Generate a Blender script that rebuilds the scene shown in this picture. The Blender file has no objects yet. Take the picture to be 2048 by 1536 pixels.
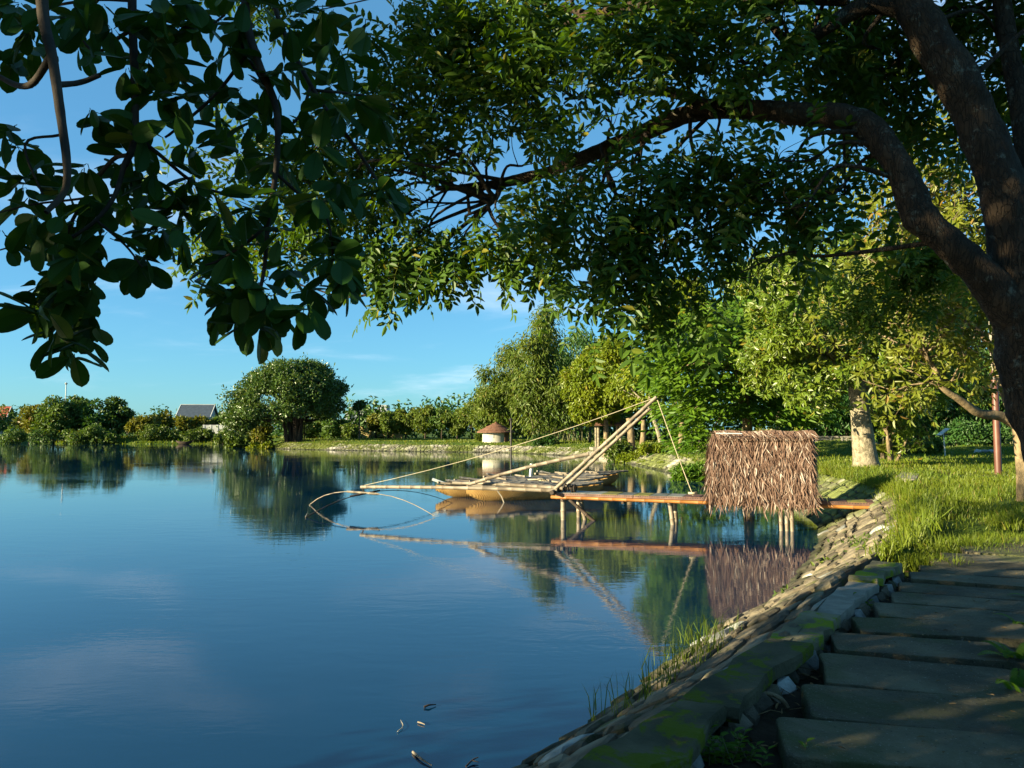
import bpy, math, random
import numpy as np
from mathutils import Matrix, Vector, noise as mnoise

SC = bpy.context.scene
COL = SC.collection
RS = np.random.RandomState(7)

# ------------------------------------------------------------------ camera, sky, sun, exposure
EYE = 2.4
FPX = 1500.0
PITCH = math.atan2(92.0, FPX)
cd = bpy.data.cameras.new("camera")
cd.sensor_width = 36.0
cd.lens = 36.0 * FPX / 2048.0
cd.clip_start = 0.05
cd.clip_end = 6000.0
cam = bpy.data.objects.new("camera", cd)
COL.objects.link(cam)
cam.location = (0, 0, EYE)
cam.rotation_euler = (math.pi / 2 + PITCH, 0, 0)
SC.camera = cam

SUN_AZ = math.atan2(-0.92, -0.39)          # clockwise from +Y
SUN_EL = math.radians(15.0)
SDIR = Vector((math.sin(SUN_AZ) * math.cos(SUN_EL), math.cos(SUN_AZ) * math.cos(SUN_EL), math.sin(SUN_EL)))
SUN_STRENGTH = 5.0
SKY_STRENGTH = 0.053
EXPOSURE = 2.05

w = bpy.data.worlds.new("World")
SC.world = w
w.use_nodes = True
nt = w.node_tree
nt.nodes.clear()
def wn(t, **k):
    n = nt.nodes.new(t)
    for a, b in k.items():
        setattr(n, a, b)
    return n
sky = wn("ShaderNodeTexSky", sky_type='NISHITA')
sky.sun_disc = False
sky.sun_elevation = SUN_EL
sky.sun_rotation = SUN_AZ % (2 * math.pi)
sky.air_density = 1.0
sky.dust_density = 0.25
sky.ozone_density = 2.6
bg = wn("ShaderNodeBackground")
bg.inputs[1].default_value = SKY_STRENGTH
out = wn("ShaderNodeOutputWorld")
tint = wn("ShaderNodeMix", data_type='RGBA', blend_type='MULTIPLY')
tint.inputs[0].default_value = 1.0
tint.inputs[7].default_value = (0.48, 0.90, 1.08, 1)
nt.links.new(sky.outputs[0], tint.inputs[6])
veil = wn("ShaderNodeMix", data_type='RGBA')          # even, thin haze over the whole sky
veil.inputs[0].default_value = 0.42
veil.inputs[7].default_value = (0.74, 2.10, 3.40, 1)
nt.links.new(tint.outputs[2], veil.inputs[6])
# thin cloud layer, laid on a plane overhead
tc = wn("ShaderNodeTexCoord")
sep = wn("ShaderNodeSeparateXYZ")
nt.links.new(tc.outputs['Generated'], sep.inputs[0])
zz = wn("ShaderNodeMath", operation='MAXIMUM'); zz.inputs[1].default_value = 0.03
nt.links.new(sep.outputs[2], zz.inputs[0])
za = wn("ShaderNodeMath", operation='ADD'); za.inputs[1].default_value = 0.16
nt.links.new(zz.outputs[0], za.inputs[0])
dx = wn("ShaderNodeMath", operation='DIVIDE'); dy = wn("ShaderNodeMath", operation='DIVIDE')
for d, i in ((dx, 0), (dy, 1)):
    nt.links.new(sep.outputs[i], d.inputs[0]); nt.links.new(za.outputs[0], d.inputs[1])
cmb = wn("ShaderNodeCombineXYZ")
nt.links.new(dx.outputs[0], cmb.inputs[0]); nt.links.new(dy.outputs[0], cmb.inputs[1])
mp = wn("ShaderNodeMapping")
mp.inputs['Location'].default_value = (0.4, 5.2, 0)
mp.inputs['Rotation'].default_value = (0, 0, 0.5)
mp.inputs['Scale'].default_value = (0.75, 1.15, 1)
nt.links.new(cmb.outputs[0], mp.inputs[0])
n1 = wn("ShaderNodeTexNoise"); n1.inputs['Scale'].default_value = 1.2; n1.inputs['Detail'].default_value = 7; n1.inputs['Roughness'].default_value = 0.58; n1.inputs['Distortion'].default_value = 0.5
nt.links.new(mp.outputs[0], n1.inputs['Vector'])
cr = wn("ShaderNodeMapRange", interpolation_type='SMOOTHSTEP')
cr.inputs['From Min'].default_value = 0.50; cr.inputs['From Max'].default_value = 0.82
cr.inputs['To Max'].default_value = 0.45
nt.links.new(n1.outputs[0], cr.inputs[0])
cloud = wn("ShaderNodeMix", data_type='RGBA')
cloud.inputs[7].default_value = (5.0, 5.7, 6.6, 1)
nt.links.new(cr.outputs[0], cloud.inputs[0]); nt.links.new(veil.outputs[2], cloud.inputs[6])
nt.links.new(cloud.outputs[2], bg.inputs[0])
nt.links.new(bg.outputs[0], out.inputs[0])

sl = bpy.data.lights.new("sun", 'SUN')
sl.energy = SUN_STRENGTH
sl.angle = math.radians(0.5)
sl.color = (1.0, 0.86, 0.54)
so = bpy.data.objects.new("sun", sl)
COL.objects.link(so)
so.rotation_euler = SDIR.to_track_quat('Z', 'Y').to_euler()
so.location = (-20, -15, 30)

SC.view_settings.view_transform = 'Standard'
SC.view_settings.look = 'None'
SC.view_settings.gamma = 1.0
SC.view_settings.exposure = EXPOSURE
SC.view_settings.use_curve_mapping = False
try:
    SC.cycles.max_bounces = 8
    SC.cycles.transmission_bounces = 3
    SC.cycles.diffuse_bounces = 3
    SC.cycles.glossy_bounces = 3
    SC.cycles.use_denoising = True
except Exception:
    pass

# ------------------------------------------------------------------ helpers
_F = (0.0, math.cos(PITCH), math.sin(PITCH)); _U = (0.0, -math.sin(PITCH), math.cos(PITCH))
def ray(u, v):
    a, b = u - 1024.0, 768.0 - v
    return np.array([a, FPX * _F[1] + b * _U[1], FPX * _F[2] + b * _U[2]])
def P(u, v, Y):                     # point at distance Y in front of the place where the photographer stands
    r = ray(u, v); k = Y / r[1]
    return np.array([r[0] * k, Y, EYE + r[2] * k])
def G(u, v, z=0.0):                 # point of the level z
    r = ray(u, v); k = (z - EYE) / r[2]
    return np.array([r[0] * k, r[1] * k, z])
def nrm(a):
    a = np.asarray(a, float)
    return a / np.maximum(np.linalg.norm(a, axis=-1, keepdims=True), 1e-9)
def rnd(a, b, rs=RS):
    return a + (b - a) * rs.rand()

class MB:
    def __init__(s):
        s.V = []; s.F = []; s.M = []; s.n = 0
    def add(s, V, F, m=0):
        V = np.asarray(V, float).reshape(-1, 3)
        if isinstance(F, np.ndarray):
            s.F.append((F + s.n).astype(np.int64)); s.M.append(np.full(len(F), m))
        else:
            by = {}
            for f in F: by.setdefault(len(f), []).append(f)
            for k, fl in by.items():
                s.F.append(np.array(fl, np.int64) + s.n); s.M.append(np.full(len(fl), m))
        s.V.append(V); s.n += len(V)
        return s
    def mesh(s, name, mats, smooth=False):
        me = bpy.data.meshes.new(name)
        V = np.concatenate(s.V) if s.V else np.zeros((0, 3))
        me.vertices.add(len(V)); me.vertices.foreach_set("co", V.astype(np.float32).ravel())
        tot = np.concatenate([np.full(len(f), f.shape[1]) for f in s.F])
        loops = np.concatenate([f.ravel() for f in s.F])
        st = np.concatenate([[0], np.cumsum(tot)[:-1]])
        me.loops.add(len(loops)); me.loops.foreach_set("vertex_index", loops.astype(np.int32))
        me.polygons.add(len(tot)); me.polygons.foreach_set("loop_start", st.astype(np.int32))
        for m in (mats if isinstance(mats, (list, tuple)) else [mats]):
            me.materials.append(m)
        me.polygons.foreach_set("material_index", np.concatenate(s.M).astype(np.int32))
        me.polygons.foreach_set("use_smooth", np.full(len(tot), smooth))
        me.update(calc_edges=True); me.validate()
        return me
    def obj(s, name, mats, parent=None, smooth=False):
        return link(name, s.mesh(name, mats, smooth), parent)
def link(name, me, parent=None):
    o = bpy.data.objects.new(name, me); COL.objects.link(o)
    if parent is not None:
        par(o, parent)
    return o
WLOC = {}
def par(o, p):                       # shapes are written in world coordinates; the parent only carries them
    o.parent = p
    o.matrix_parent_inverse = Matrix.Translation(-Vector(WLOC.get(p.name, (0, 0, 0))))
def thing(name, label, cat, loc, group=None):
    o = bpy.data.objects.new(name, None); COL.objects.link(o)
    o.empty_display_size = 0.2
    o.location = loc; WLOC[o.name] = tuple(loc)
    o['label'] = label; o['category'] = cat; o['kind'] = 'thing'
    if group: o['group'] = group
    return o
def tag(o, label=None, cat=None, group=None, kind=None):
    if label: o['label'] = label
    if cat: o['category'] = cat
    if group: o['group'] = group
    if kind: o['kind'] = kind
    return o

def catmull(pts, n=6):
    p = np.asarray(pts, float)
    p = np.vstack([2 * p[0] - p[1], p, 2 * p[-1] - p[-2]])
    o = []
    for i in range(1, len(p) - 2):
        for t in np.linspace(0, 1, n, endpoint=False):
            a, b, c, d = p[i - 1], p[i], p[i + 1], p[i + 2]
            o.append(0.5 * (2 * b + (c - a) * t + (2 * a - 5 * b + 4 * c - d) * t * t + (3 * b - a - 3 * c + d) * t ** 3))
    o.append(p[-2])
    return np.array(o)
def lerp_r(rads, n):
    return np.interp(np.linspace(0, 1, n), np.linspace(0, 1, len(rads)), rads)
def tube(mb, pts, rad, seg=8, m=0, rough=0.0, rs=None, caps=True, knots=0.0):
    p = np.asarray(pts, float); n = len(p)
    rad = np.broadcast_to(np.asarray(rad, float), (n,)) if np.ndim(rad) == 0 or len(np.atleast_1d(rad)) == n else lerp_r(rad, n)
    T = nrm(np.gradient(p, axis=0))
    ref = np.array([0, 0, 1.0]) if abs(T[0][2]) < 0.9 else np.array([1.0, 0, 0])
    u = nrm(np.cross(T[0], ref)); U = [u]
    for i in range(1, n):
        u = U[-1] - T[i] * np.dot(U[-1], T[i]); U.append(nrm(u))
    U = np.array(U); W = np.cross(T, U)
    a = np.linspace(0, 2 * math.pi, seg, endpoint=False)
    R = rad[:, None] * np.ones(seg)
    if rough:
        R = R * (1 + rough * (rs or RS).randn(n, seg) * 0.5)
    V = p[:, None] + (U[:, None] * np.cos(a)[None, :, None] + W[:, None] * np.sin(a)[None, :, None]) * R[:, :, None]
    if knots:                                  # swellings, furrows and burls of an old trunk
        D = (V - p[:, None]) / np.maximum(R, 1e-6)[:, :, None]
        q = np.array([[mnoise.noise(Vector(x * 3.2)) * .55 + max(0, mnoise.noise(Vector(x * 5.1 + np.array([7., 3, 1])))) ** 2 * 1.3 + mnoise.noise(Vector((x[0] * 16, x[1] * 16, x[2] * 5))) * .28 for x in r_] for r_ in V])
        V = V + D * (q * R * knots)[:, :, None]
    i = np.arange(n - 1)[:, None] * seg; j = np.arange(seg)[None]; k = (j + 1) % seg
    F = np.stack([i + j, i + k, i + seg + k, i + seg + j], -1).reshape(-1, 4)
    mb.add(V.reshape(-1, 3), F, m)
    if caps:
        mb.add(V[0][::-1], [tuple(range(seg))], m); mb.add(V[-1], [tuple(range(seg))], m)
    return mb
def bamboo(mb, a, b, r0, r1=None, step=0.33, seg=8, bend=0.0, node_m=1, m=0, pts=None):
    """A bamboo pole: straight internodes, a swollen dark ring at each node."""
    r1 = r0 if r1 is None else r1
    if pts is None:
        a = np.asarray(a, float); b = np.asarray(b, float)
        t = np.linspace(0, 1, 9)[:, None]
        pts = a + (b - a) * t + np.array([0, 0, 1.0]) * bend * 4 * t * (1 - t)
    pts = np.asarray(pts, float)
    L = np.concatenate([[0], np.cumsum(np.linalg.norm(np.diff(pts, axis=0), axis=1))])
    at = lambda s: np.array([np.interp(s, L, pts[:, i]) for i in range(3)])
    tot = L[-1]; s = 0.0; rs = np.random.RandomState(int(abs(pts[0][0] * 1000 + pts[-1][1] * 77)) % 99991)
    nodes = []
    while s < tot - step * 0.6:
        s += step * rs.uniform(0.8, 1.15); nodes.append(min(s, tot))
    S = [0.0]; R = [1.0]
    for q in nodes:
        if q < tot - 0.05:
            S += [q - 0.03, q - 0.008, q + 0.008, q + 0.03]; R += [0.98, 1.13, 1.13, 0.98]
    S.append(tot); R.append(1.0)
    S = np.array(S); R = np.array(R) * (r0 + (r1 - r0) * S / tot)
    tube(mb, [at(x) for x in S], R, seg, m)
    for q in nodes:
        if q < tot - 0.05:
            rr = (r0 + (r1 - r0) * q / tot) * 1.15
            tube(mb, [at(q - 0.006), at(q + 0.006)], [rr, rr], seg, node_m, caps=False)
    return mb
def box(mb, c, sx, sy, sz, rz=0.0, m=0, bev=0.0, X=None):
    """A box with chamfered edges; c is its centre."""
    ca, sa = math.cos(rz), math.sin(rz)
    X = np.array([ca, sa, 0]) if X is None else nrm(X); Y = nrm(np.cross([0, 0, 1.0], X)); Z = np.cross(X, Y)
    b = bev
    prof = [(-sz / 2, b), (-sz / 2 + b, 0), (sz / 2 - b, 0), (sz / 2, b)] if b else [(-sz / 2, 0), (sz / 2, 0)]
    V = []; c = np.asarray(c, float)
    for z, i in prof:
        hx, hy = sx / 2 - i, sy / 2 - i
        for x, y in ((-hx, -hy), (hx, -hy), (hx, hy), (-hx, hy)):
            V.append(c + X * x + Y * y + Z * z)
    n = len(prof); F = [(3, 2, 1, 0), tuple(range(4 * n - 4, 4 * n))]
    for k in range(n - 1):
        for j in range(4):
            F.append((4 * k + j, 4 * k + (j + 1) % 4, 4 * k + 4 + (j + 1) % 4, 4 * k + 4 + j))
    return mb.add(V, F, m)

def leaves(mb, pos, d, n, L, W, fold=0.18, droop=0.12, obov=0.0, m=0):
    """One small folded face pair per leaf, all at once. pos, d (direction), n (upper side): (N,3); L, W: (N,)."""
    N = len(pos); d = nrm(d); n = nrm(n - d * (n * d).sum(1, keepdims=True)); s = np.cross(d, n)
    L = np.broadcast_to(L, (N,))[:, None]; W = np.broadcast_to(W, (N,))[:, None]
    t = pos + d * L - n * droop * L
    a, b, wa, wb = 0.3 + obov * 0.12, 0.68 + obov * 0.07, 0.45 - obov * 0.08, 0.40 + obov * 0.1
    up = n * fold * W
    L1 = pos + d * a * L + s * W * wa + up; R1 = pos + d * a * L - s * W * wa + up
    L2 = pos + d * b * L + s * W * wb + up - n * droop * 0.45 * L; R2 = pos + d * b * L - s * W * wb + up - n * droop * 0.45 * L
    V = np.stack([pos, R1, R2, t, L2, L1], 1).reshape(-1, 3)
    i = np.arange(N)[:, None] * 6
    F = np.concatenate([i + np.array([[0, 1, 2, 3]]), i + np.array([[0, 3, 4, 5]])])
    return mb.add(V, F, m)

# ------------------------------------------------------------------ materials
def nodes_of(name):
    m = bpy.data.materials.new(name); m.use_nodes = True
    t = m.node_tree; t.nodes.clear()
    return m, t
def N(t, typ, **k):
    n = t.nodes.new(typ)
    for a, b in k.items(): setattr(n, a, b)
    return n
def mixc(t, fac, a, b, mode='MIX'):
    n = N(t, "ShaderNodeMix", data_type='RGBA', blend_type=mode)
    for sock, val in ((n.inputs[0], fac), (n.inputs[6], a), (n.inputs[7], b)):
        if hasattr(val, 'is_output'): t.links.new(val, sock)
        elif isinstance(val, (tuple, list)): sock.default_value = (*val[:3], 1)
        else: sock.default_value = val
    return n.outputs[2]
def noise(t, vec, scale, detail=5, rough=0.55, dist=0.0):
    n = N(t, "ShaderNodeTexNoise"); n.inputs['Scale'].default_value = scale; n.inputs['Detail'].default_value = detail
    n.inputs['Roughness'].default_value = rough; n.inputs['Distortion'].default_value = dist
    if vec is not None: t.links.new(vec, n.inputs['Vector'])
    return n.outputs[0]
def remap(t, v, a, b, c=0.0, d=1.0):
    n = N(t, "ShaderNodeMapRange", interpolation_type='SMOOTHSTEP')
    for s, x in zip(n.inputs[1:5], (a, b, c, d)): s.default_value = x
    t.links.new(v, n.inputs[0]); return n.outputs[0]
def mth(t, op, a, b=None):
    n = N(t, "ShaderNodeMath", operation=op)
    for s, x in ((n.inputs[0], a), (n.inputs[1], b)):
        if x is None: continue
        if hasattr(x, 'is_output'): t.links.new(x, s)
        else: s.default_value = x
    return n.outputs[0]
def coords(t, scale=(1, 1, 1), world=True, rot=(0, 0, 0)):
    g = N(t, "ShaderNodeNewGeometry").outputs['Position'] if world else N(t, "ShaderNodeTexCoord").outputs['Object']
    m = N(t, "ShaderNodeMapping"); m.inputs['Scale'].default_value = scale; m.inputs['Rotation'].default_value = rot
    t.links.new(g, m.inputs[0]); return m.outputs[0]
def finish(m, t, shader):
    o = N(t, "ShaderNodeOutputMaterial"); t.links.new(shader, o.inputs[0]); return m
def princ(t, col, rough=0.8, spec=0.3, normal=None):
    p = N(t, "ShaderNodeBsdfPrincipled")
    if hasattr(col, 'is_output'): t.links.new(col, p.inputs['Base Color'])
    else: p.inputs['Base Color'].default_value = (*col[:3], 1)
    if hasattr(rough, 'is_output'): t.links.new(rough, p.inputs['Roughness'])
    else: p.inputs['Roughness'].default_value = rough
    p.inputs['Specular IOR Level'].default_value = spec
    if normal is not None: t.links.new(normal, p.inputs['Normal'])
    return p.outputs[0]
def bumpn(t, h, dist, strength=1.0):
    b = N(t, "ShaderNodeBump"); b.inputs['Strength'].default_value = strength; b.inputs['Distance'].default_value = dist
    t.links.new(h, b.inputs['Height']); return b.outputs[0]
def rand_island(t): return N(t, "ShaderNodeNewGeometry").outputs['Random Per Island']
def rand_obj(t): return N(t, "ShaderNodeObjectInfo").outputs['Random']

def plain(name, c1, c2, scale=4.0, rough=0.8, spec=0.25, bump=0.0, bscale=None, stretch=(1, 1, 1), rand=None, c3=None, detail=6, c3s=0.37, c3t=(0.52, 0.66), wet=False):
    """Two- or three-colour mottled surface with fine relief; rand='island'/'object' varies pieces among themselves."""
    m, t = nodes_of(name)
    v = coords(t, stretch, world=False)
    f = remap(t, noise(t, v, scale, detail), 0.3, 0.7)
    c = mixc(t, f, c1, c2)
    if c3 is not None:
        c = mixc(t, remap(t, noise(t, v, scale * c3s, 7, 0.65, 0.4), *c3t), c, c3)
    if wet:                                      # stones stay dark and slimy at the water line
        sp_ = N(t, "ShaderNodeSeparateXYZ"); t.links.new(N(t, "ShaderNodeNewGeometry").outputs['Position'], sp_.inputs[0])
        hz = mth(t, 'ADD', sp_.outputs[2], mth(t, 'MULTIPLY', noise(t, v, 2.0, 4), .16))
        c = mixc(t, remap(t, hz, .10, .26, .85, 0.0), c, (.022, .026, .012))
    if rand:
        r = rand_island(t) if rand == 'island' else rand_obj(t)
        b = remap(t, r, 0, 1, 0.6, 1.35)
        cc = N(t, "ShaderNodeCombineColor")
        for i in range(3): t.links.new(b, cc.inputs[i])
        c = mixc(t, 1.0, c, cc.outputs[0], 'MULTIPLY')
    nn = bumpn(t, noise(t, v, bscale or scale * 4, 8, 0.65), bump) if bump else None
    return finish(m, t, princ(t, c, rough, spec, nn))
def leafmat(name, ca, cb, cc=None, trans=0.35, rough=0.45, spec=0.35, nscale=0.5, obj=False, ty=(1.25, 1.15, 0.35)):
    m, t = nodes_of(name)
    r = rand_obj(t) if obj else rand_island(t)
    v = coords(t)
    f = mth(t, 'ADD', mth(t, 'MULTIPLY', remap(t, noise(t, v, nscale, 3), 0.3, 0.7), 0.55), mth(t, 'MULTIPLY', r, 0.45))
    c = mixc(t, f, ca, cb)
    if cc is not None:
        c = mixc(t, remap(t, r, 0.955, 0.985), c, cc)
    s = princ(t, c, rough, spec)
    tr = N(t, "ShaderNodeBsdfTranslucent")
    t.links.new(mixc(t, 1.0, c, ty, 'MULTIPLY'), tr.inputs[0])
    mx = N(t, "ShaderNodeMixShader"); mx.inputs[0].default_value = trans
    t.links.new(s, mx.inputs[1]); t.links.new(tr.outputs[0], mx.inputs[2])
    return finish(m, t, mx.outputs[0])
# ------------------------------------------------------------------ materials of the place
M = {}
M['water'] = None
def water_mat():
    m, t = nodes_of("lake_water")
    v1 = coords(t, (0.55, 1.5, 1), rot=(0, 0, 0.12)); v2 = coords(t, (1.2, 2.6, 1), rot=(0, 0, -0.35)); v3 = coords(t, (0.10, 0.16, 1))
    big = noise(t, v1, 2.0, 3, 0.5, 0.6)
    fine = noise(t, v2, 5.5, 3, 0.55, 0.3)
    patch = remap(t, noise(t, v3, 1.0, 3, 0.5, 0.8), 0.36, 0.68, 0.22, 1.0)
    h = mth(t, 'ADD', mth(t, 'MULTIPLY', big, 0.62), mth(t, 'MULTIPLY', fine, 0.16))
    h = mth(t, 'MULTIPLY', h, patch)
    # a few rings where fish have risen
    pos = N(t, "ShaderNodeNewGeometry").outputs['Position']
    for cx, cy, wl, rad in ((-0.55, 9.2, 0.17, 1.5), (1.0, 8.6, 0.14, 0.9), (-7.4, 14.0, 0.2, 1.6)):
        d = N(t, "ShaderNodeVectorMath", operation='DISTANCE'); t.links.new(pos, d.inputs[0]); d.inputs[1].default_value = (cx, cy, 0)
        s = mth(t, 'SINE', mth(t, 'MULTIPLY', d.outputs['Value'], 2 * math.pi / wl))
        k = remap(t, d.outputs['Value'], 0.1, rad, 0.020, 0.0)
        h = mth(t, 'ADD', h, mth(t, 'MULTIPLY', s, k))
    nn = bumpn(t, h, 0.0062)
    body = mixc(t, remap(t, noise(t, coords(t, (0.2, 0.3, 1)), 1.0, 4), 0.35, 0.7), (0.0008, 0.015, 0.040), (0.001, 0.018, 0.047))
    p = N(t, "ShaderNodeBsdfPrincipled")
    t.links.new(body, p.inputs['Base Color']); p.inputs['Roughness'].default_value = 0.012
    p.inputs['IOR'].default_value = 1.55; p.inputs['Specular IOR Level'].default_value = 0.5
    t.links.new(nn, p.inputs['Normal'])
    return finish(m, t, p.outputs[0])
M['water'] = water_mat()
def lawn_mat():
    m, t = nodes_of("lawn_grass")
    v = coords(t)
    a = remap(t, noise(t, v, 0.35, 5, 0.6), 0.35, 0.68)
    b = remap(t, noise(t, coords(t, (1, 0.5, 1)), 6.0, 6, 0.7), 0.3, 0.7)
    c = mixc(t, a, (0.055, 0.10, 0.010), (0.105, 0.135, 0.014))
    c = mixc(t, b, c, (0.035, 0.065, 0.008))
    c = mixc(t, remap(t, noise(t, v, 0.12, 4, 0.6, 0.5), 0.58, 0.72), c, (0.13, 0.10, 0.03))
    return finish(m, t, princ(t, c, 0.9, 0.1, bumpn(t, noise(t, v, 14, 6, 0.7), 0.12)))
M['lawn'] = lawn_mat()
M['soil'] = plain("damp_soil", (0.018, 0.014, 0.010), (0.045, 0.034, 0.022), 5, 0.95, 0.1, 0.03, 22, c3=(0.02, 0.03, 0.012))
M['mortar'] = plain("bank_mortar", (0.045, 0.037, 0.026), (0.10, 0.084, 0.06), 4, 0.95, 0.1, 0.03, 18, c3=(0.045, 0.055, 0.016), c3s=.6)
M['stone'] = plain("bank_stone", (0.075, 0.061, 0.042), (0.185, 0.155, 0.108), 3.2, 0.9, 0.18, 0.022, 26, rand='object', c3=(0.060, 0.066, 0.024), c3s=.8, wet=True)
M['stone_i'] = plain("bank_stone_far", (0.12, 0.11, 0.085), (0.30, 0.28, 0.24), 1.1, 0.9, 0.15, 0.02, 20, rand='island', c3=(0.10, 0.115, 0.035), c3s=.22, c3t=(.40, .54), wet=True)
M['whitestone'] = plain("limed_stone", (0.19, 0.195, 0.185), (0.34, 0.34, 0.31), 5, 0.9, 0.2, 0.02, 30, rand='object', c3=(0.17, 0.16, 0.12))
M['moss'] = plain("mossy_cement", (0.070, 0.066, 0.040), (0.165, 0.145, 0.088), 3.0, 0.95, 0.12, 0.02, 30, c3=(0.125, 0.155, 0.010), c3s=1.3, c3t=(0.51, 0.58), rand='object')
M['cement'] = plain("bare_cement", (0.17, 0.155, 0.125), (0.27, 0.245, 0.20), 6, 0.9, 0.15, 0.01, 40)
def slab_mat():
    m, t = nodes_of("path_concrete")
    v = coords(t)
    c = mixc(t, remap(t, noise(t, v, 1.3, 6, 0.6), 0.3, 0.7), (0.050, 0.045, 0.029), (0.160, 0.138, 0.086))
    c = mixc(t, remap(t, noise(t, v, 0.8, 5, 0.65, 0.6), 0.50, 0.66), c, (0.070, 0.078, 0.030))
    c = mixc(t, remap(t, noise(t, v, 60, 3, 0.6), 0.63, 0.72), c, (0.24, 0.22, 0.18))
    c = mixc(t, remap(t, noise(t, v, 34, 4, 0.7), 0.60, 0.70), c, (0.03, 0.03, 0.022))
    b = rand_obj(t); bb = remap(t, b, 0, 1, 0.75, 1.2)
    cc = N(t, "ShaderNodeCombineColor")
    for i in range(3): t.links.new(bb, cc.inputs[i])
    c = mixc(t, 1.0, c, cc.outputs[0], 'MULTIPLY')
    h = mth(t, 'ADD', noise(t, v, 45, 6, 0.7), mth(t, 'MULTIPLY', noise(t, v, 7, 4), 1.5))
    return finish(m, t, princ(t, c, 0.88, 0.22, bumpn(t, h, 0.03)))
M['slab'] = slab_mat()
M['blade'] = leafmat("grass_blade", (0.072, 0.122, 0.008), (0.150, 0.178, 0.012), (0.20, 0.16, 0.04), 0.40, 0.5, 0.3, 0.4)
M['bamboo'] = plain("dry_bamboo", (0.125, 0.100, 0.070), (0.25, 0.208, 0.155), 3, 0.55, 0.35, 0.002, 30, (1, 1, 1), c3=(0.09, 0.066, 0.042))
M['bamboo_gold'] = plain("orange_bamboo", (0.22, 0.085, 0.018), (0.32, 0.14, 0.034), 3, 0.5, 0.35, 0.002, 30, c3=(0.20, 0.08, 0.016))
M['bamboo_grey'] = plain("weathered_bamboo", (0.10, 0.096, 0.09), (0.21, 0.195, 0.175), 4, 0.7, 0.3, 0.003, 30, rand='island')
M['node'] = plain("bamboo_node", (0.08, 0.055, 0.035), (0.16, 0.11, 0.07), 9, 0.8)
M['rope'] = plain("rope_fibre", (0.30, 0.26, 0.17), (0.42, 0.36, 0.25), 30, 0.9)
M['darkwood'] = plain("dark_wet_wood", (0.025, 0.018, 0.014), (0.06, 0.042, 0.03), 8, 0.7)

# ------------------------------------------------------------------ the lake's outline
shore_ctl = [(-13.5, -14), (-7.2, -4.6), (-3.0, 1.15), (-0.05, 5.30), (0.75, 6.40), (1.38, 7.45), (2.55, 9.3), (3.85, 11.0), (5.6, 14.2), (6.95, 17.0),
             (8.0, 20.0), (8.9, 24.5), (9.6, 31), (9.2, 38), (8.6, 48), (8.2, 57), (6.4, 66), (2.6, 75), (-1.5, 80), (-7, 82.5), (-12.5, 84.5), (-20, 89), (-28, 94.5),
             (-33, 100), (-39, 114), (-47, 127), (-56, 130), (-67, 129.5), (-82, 136), (-98, 144), (-125, 140), (-150, 120), (-165, 60), (-150, -20), (-90, -60), (-40, -50)]
SHORE = catmull(np.array(shore_ctl), 8)
SHORE = SHORE[:-1] if np.allclose(SHORE[0], SHORE[-1]) else SHORE
POLY = np.vstack([SHORE, SHORE[:1]])
def sdist(x, y):
    """Distance to the shore, positive on land."""
    x = np.asarray(x, float).ravel(); y = np.asarray(y, float).ravel()
    best = np.full(len(x), 1e18); inside = np.zeros(len(x), bool)
    for (ax, ay), (bx, by) in zip(POLY[:-1], POLY[1:]):
        ex, ey = bx - ax, by - ay; l2 = ex * ex + ey * ey + 1e-12
        t = np.clip(((x - ax) * ex + (y - ay) * ey) / l2, 0, 1)
        q = (x - ax - t * ex) ** 2 + (y - ay - t * ey) ** 2
        best = np.minimum(best, q)
        c = ((ay > y) != (by > y)) & (x < ex * (y - ay) / (ey + 1e-12) + ax)
        inside ^= c
    d = np.sqrt(best)
    return np.where(inside, -d, d)
BANKW, BANKH = 1.55, 0.90
def bank_k(y): return 1.0 - 0.22 * np.clip((np.asarray(y) - 26) / 30.0, 0, 1)      # the far bank is lower
PATH_A = nrm(np.array([0.60, 0.80])); PATH_R = np.array([PATH_A[1], -PATH_A[0]])
PATH0 = np.array([1.45, 4.06])
def path_st(x, y):
    q = np.stack([x - PATH0[0], y - PATH0[1]], -1)
    return q @ PATH_A, q @ PATH_R
def ground_z(x, y, d=None):
    x = np.asarray(x, float).ravel(); y = np.asarray(y, float).ravel()
    if d is None: d = sdist(x, y)
    kk = bank_k(y)
    z = np.where(d < BANKW, np.clip(d * BANKH * kk / BANKW - 0.14, -1.6, 2), 0.80 * kk + (0.97 - 0.80 * kk) * np.clip((d - BANKW) / 2.2, 0, 1))
    far = np.clip((y - 12) / 20, 0, 1)
    z = np.where(d > BANKW, z + 0.06 * far + 0.04 * np.sin(x * 0.35) * np.cos(y * 0.22) * np.clip((d - 3) / 4, 0, 1), z)
    s, r = path_st(x, y)
    onp = (s > -8) & (s < 9.5) & (r > -0.55) & (r < 1.5) & (d > 1.0)
    z = np.where(onp, 0.68, z)
    # a low grassy mound behind the hut, raised beds further back
    z = z + 0.75 * np.exp(-(((x - 20.3) / 3.0) ** 2 + ((y - 47.0) / 2.6) ** 2)) + 0.35 * np.exp(-(((x - 33.0) / 7) ** 2 + ((y - 50.0) / 2.2) ** 2))
    return z
def gz(x, y): return float(ground_z(np.array([x]), np.array([y]))[0])

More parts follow.
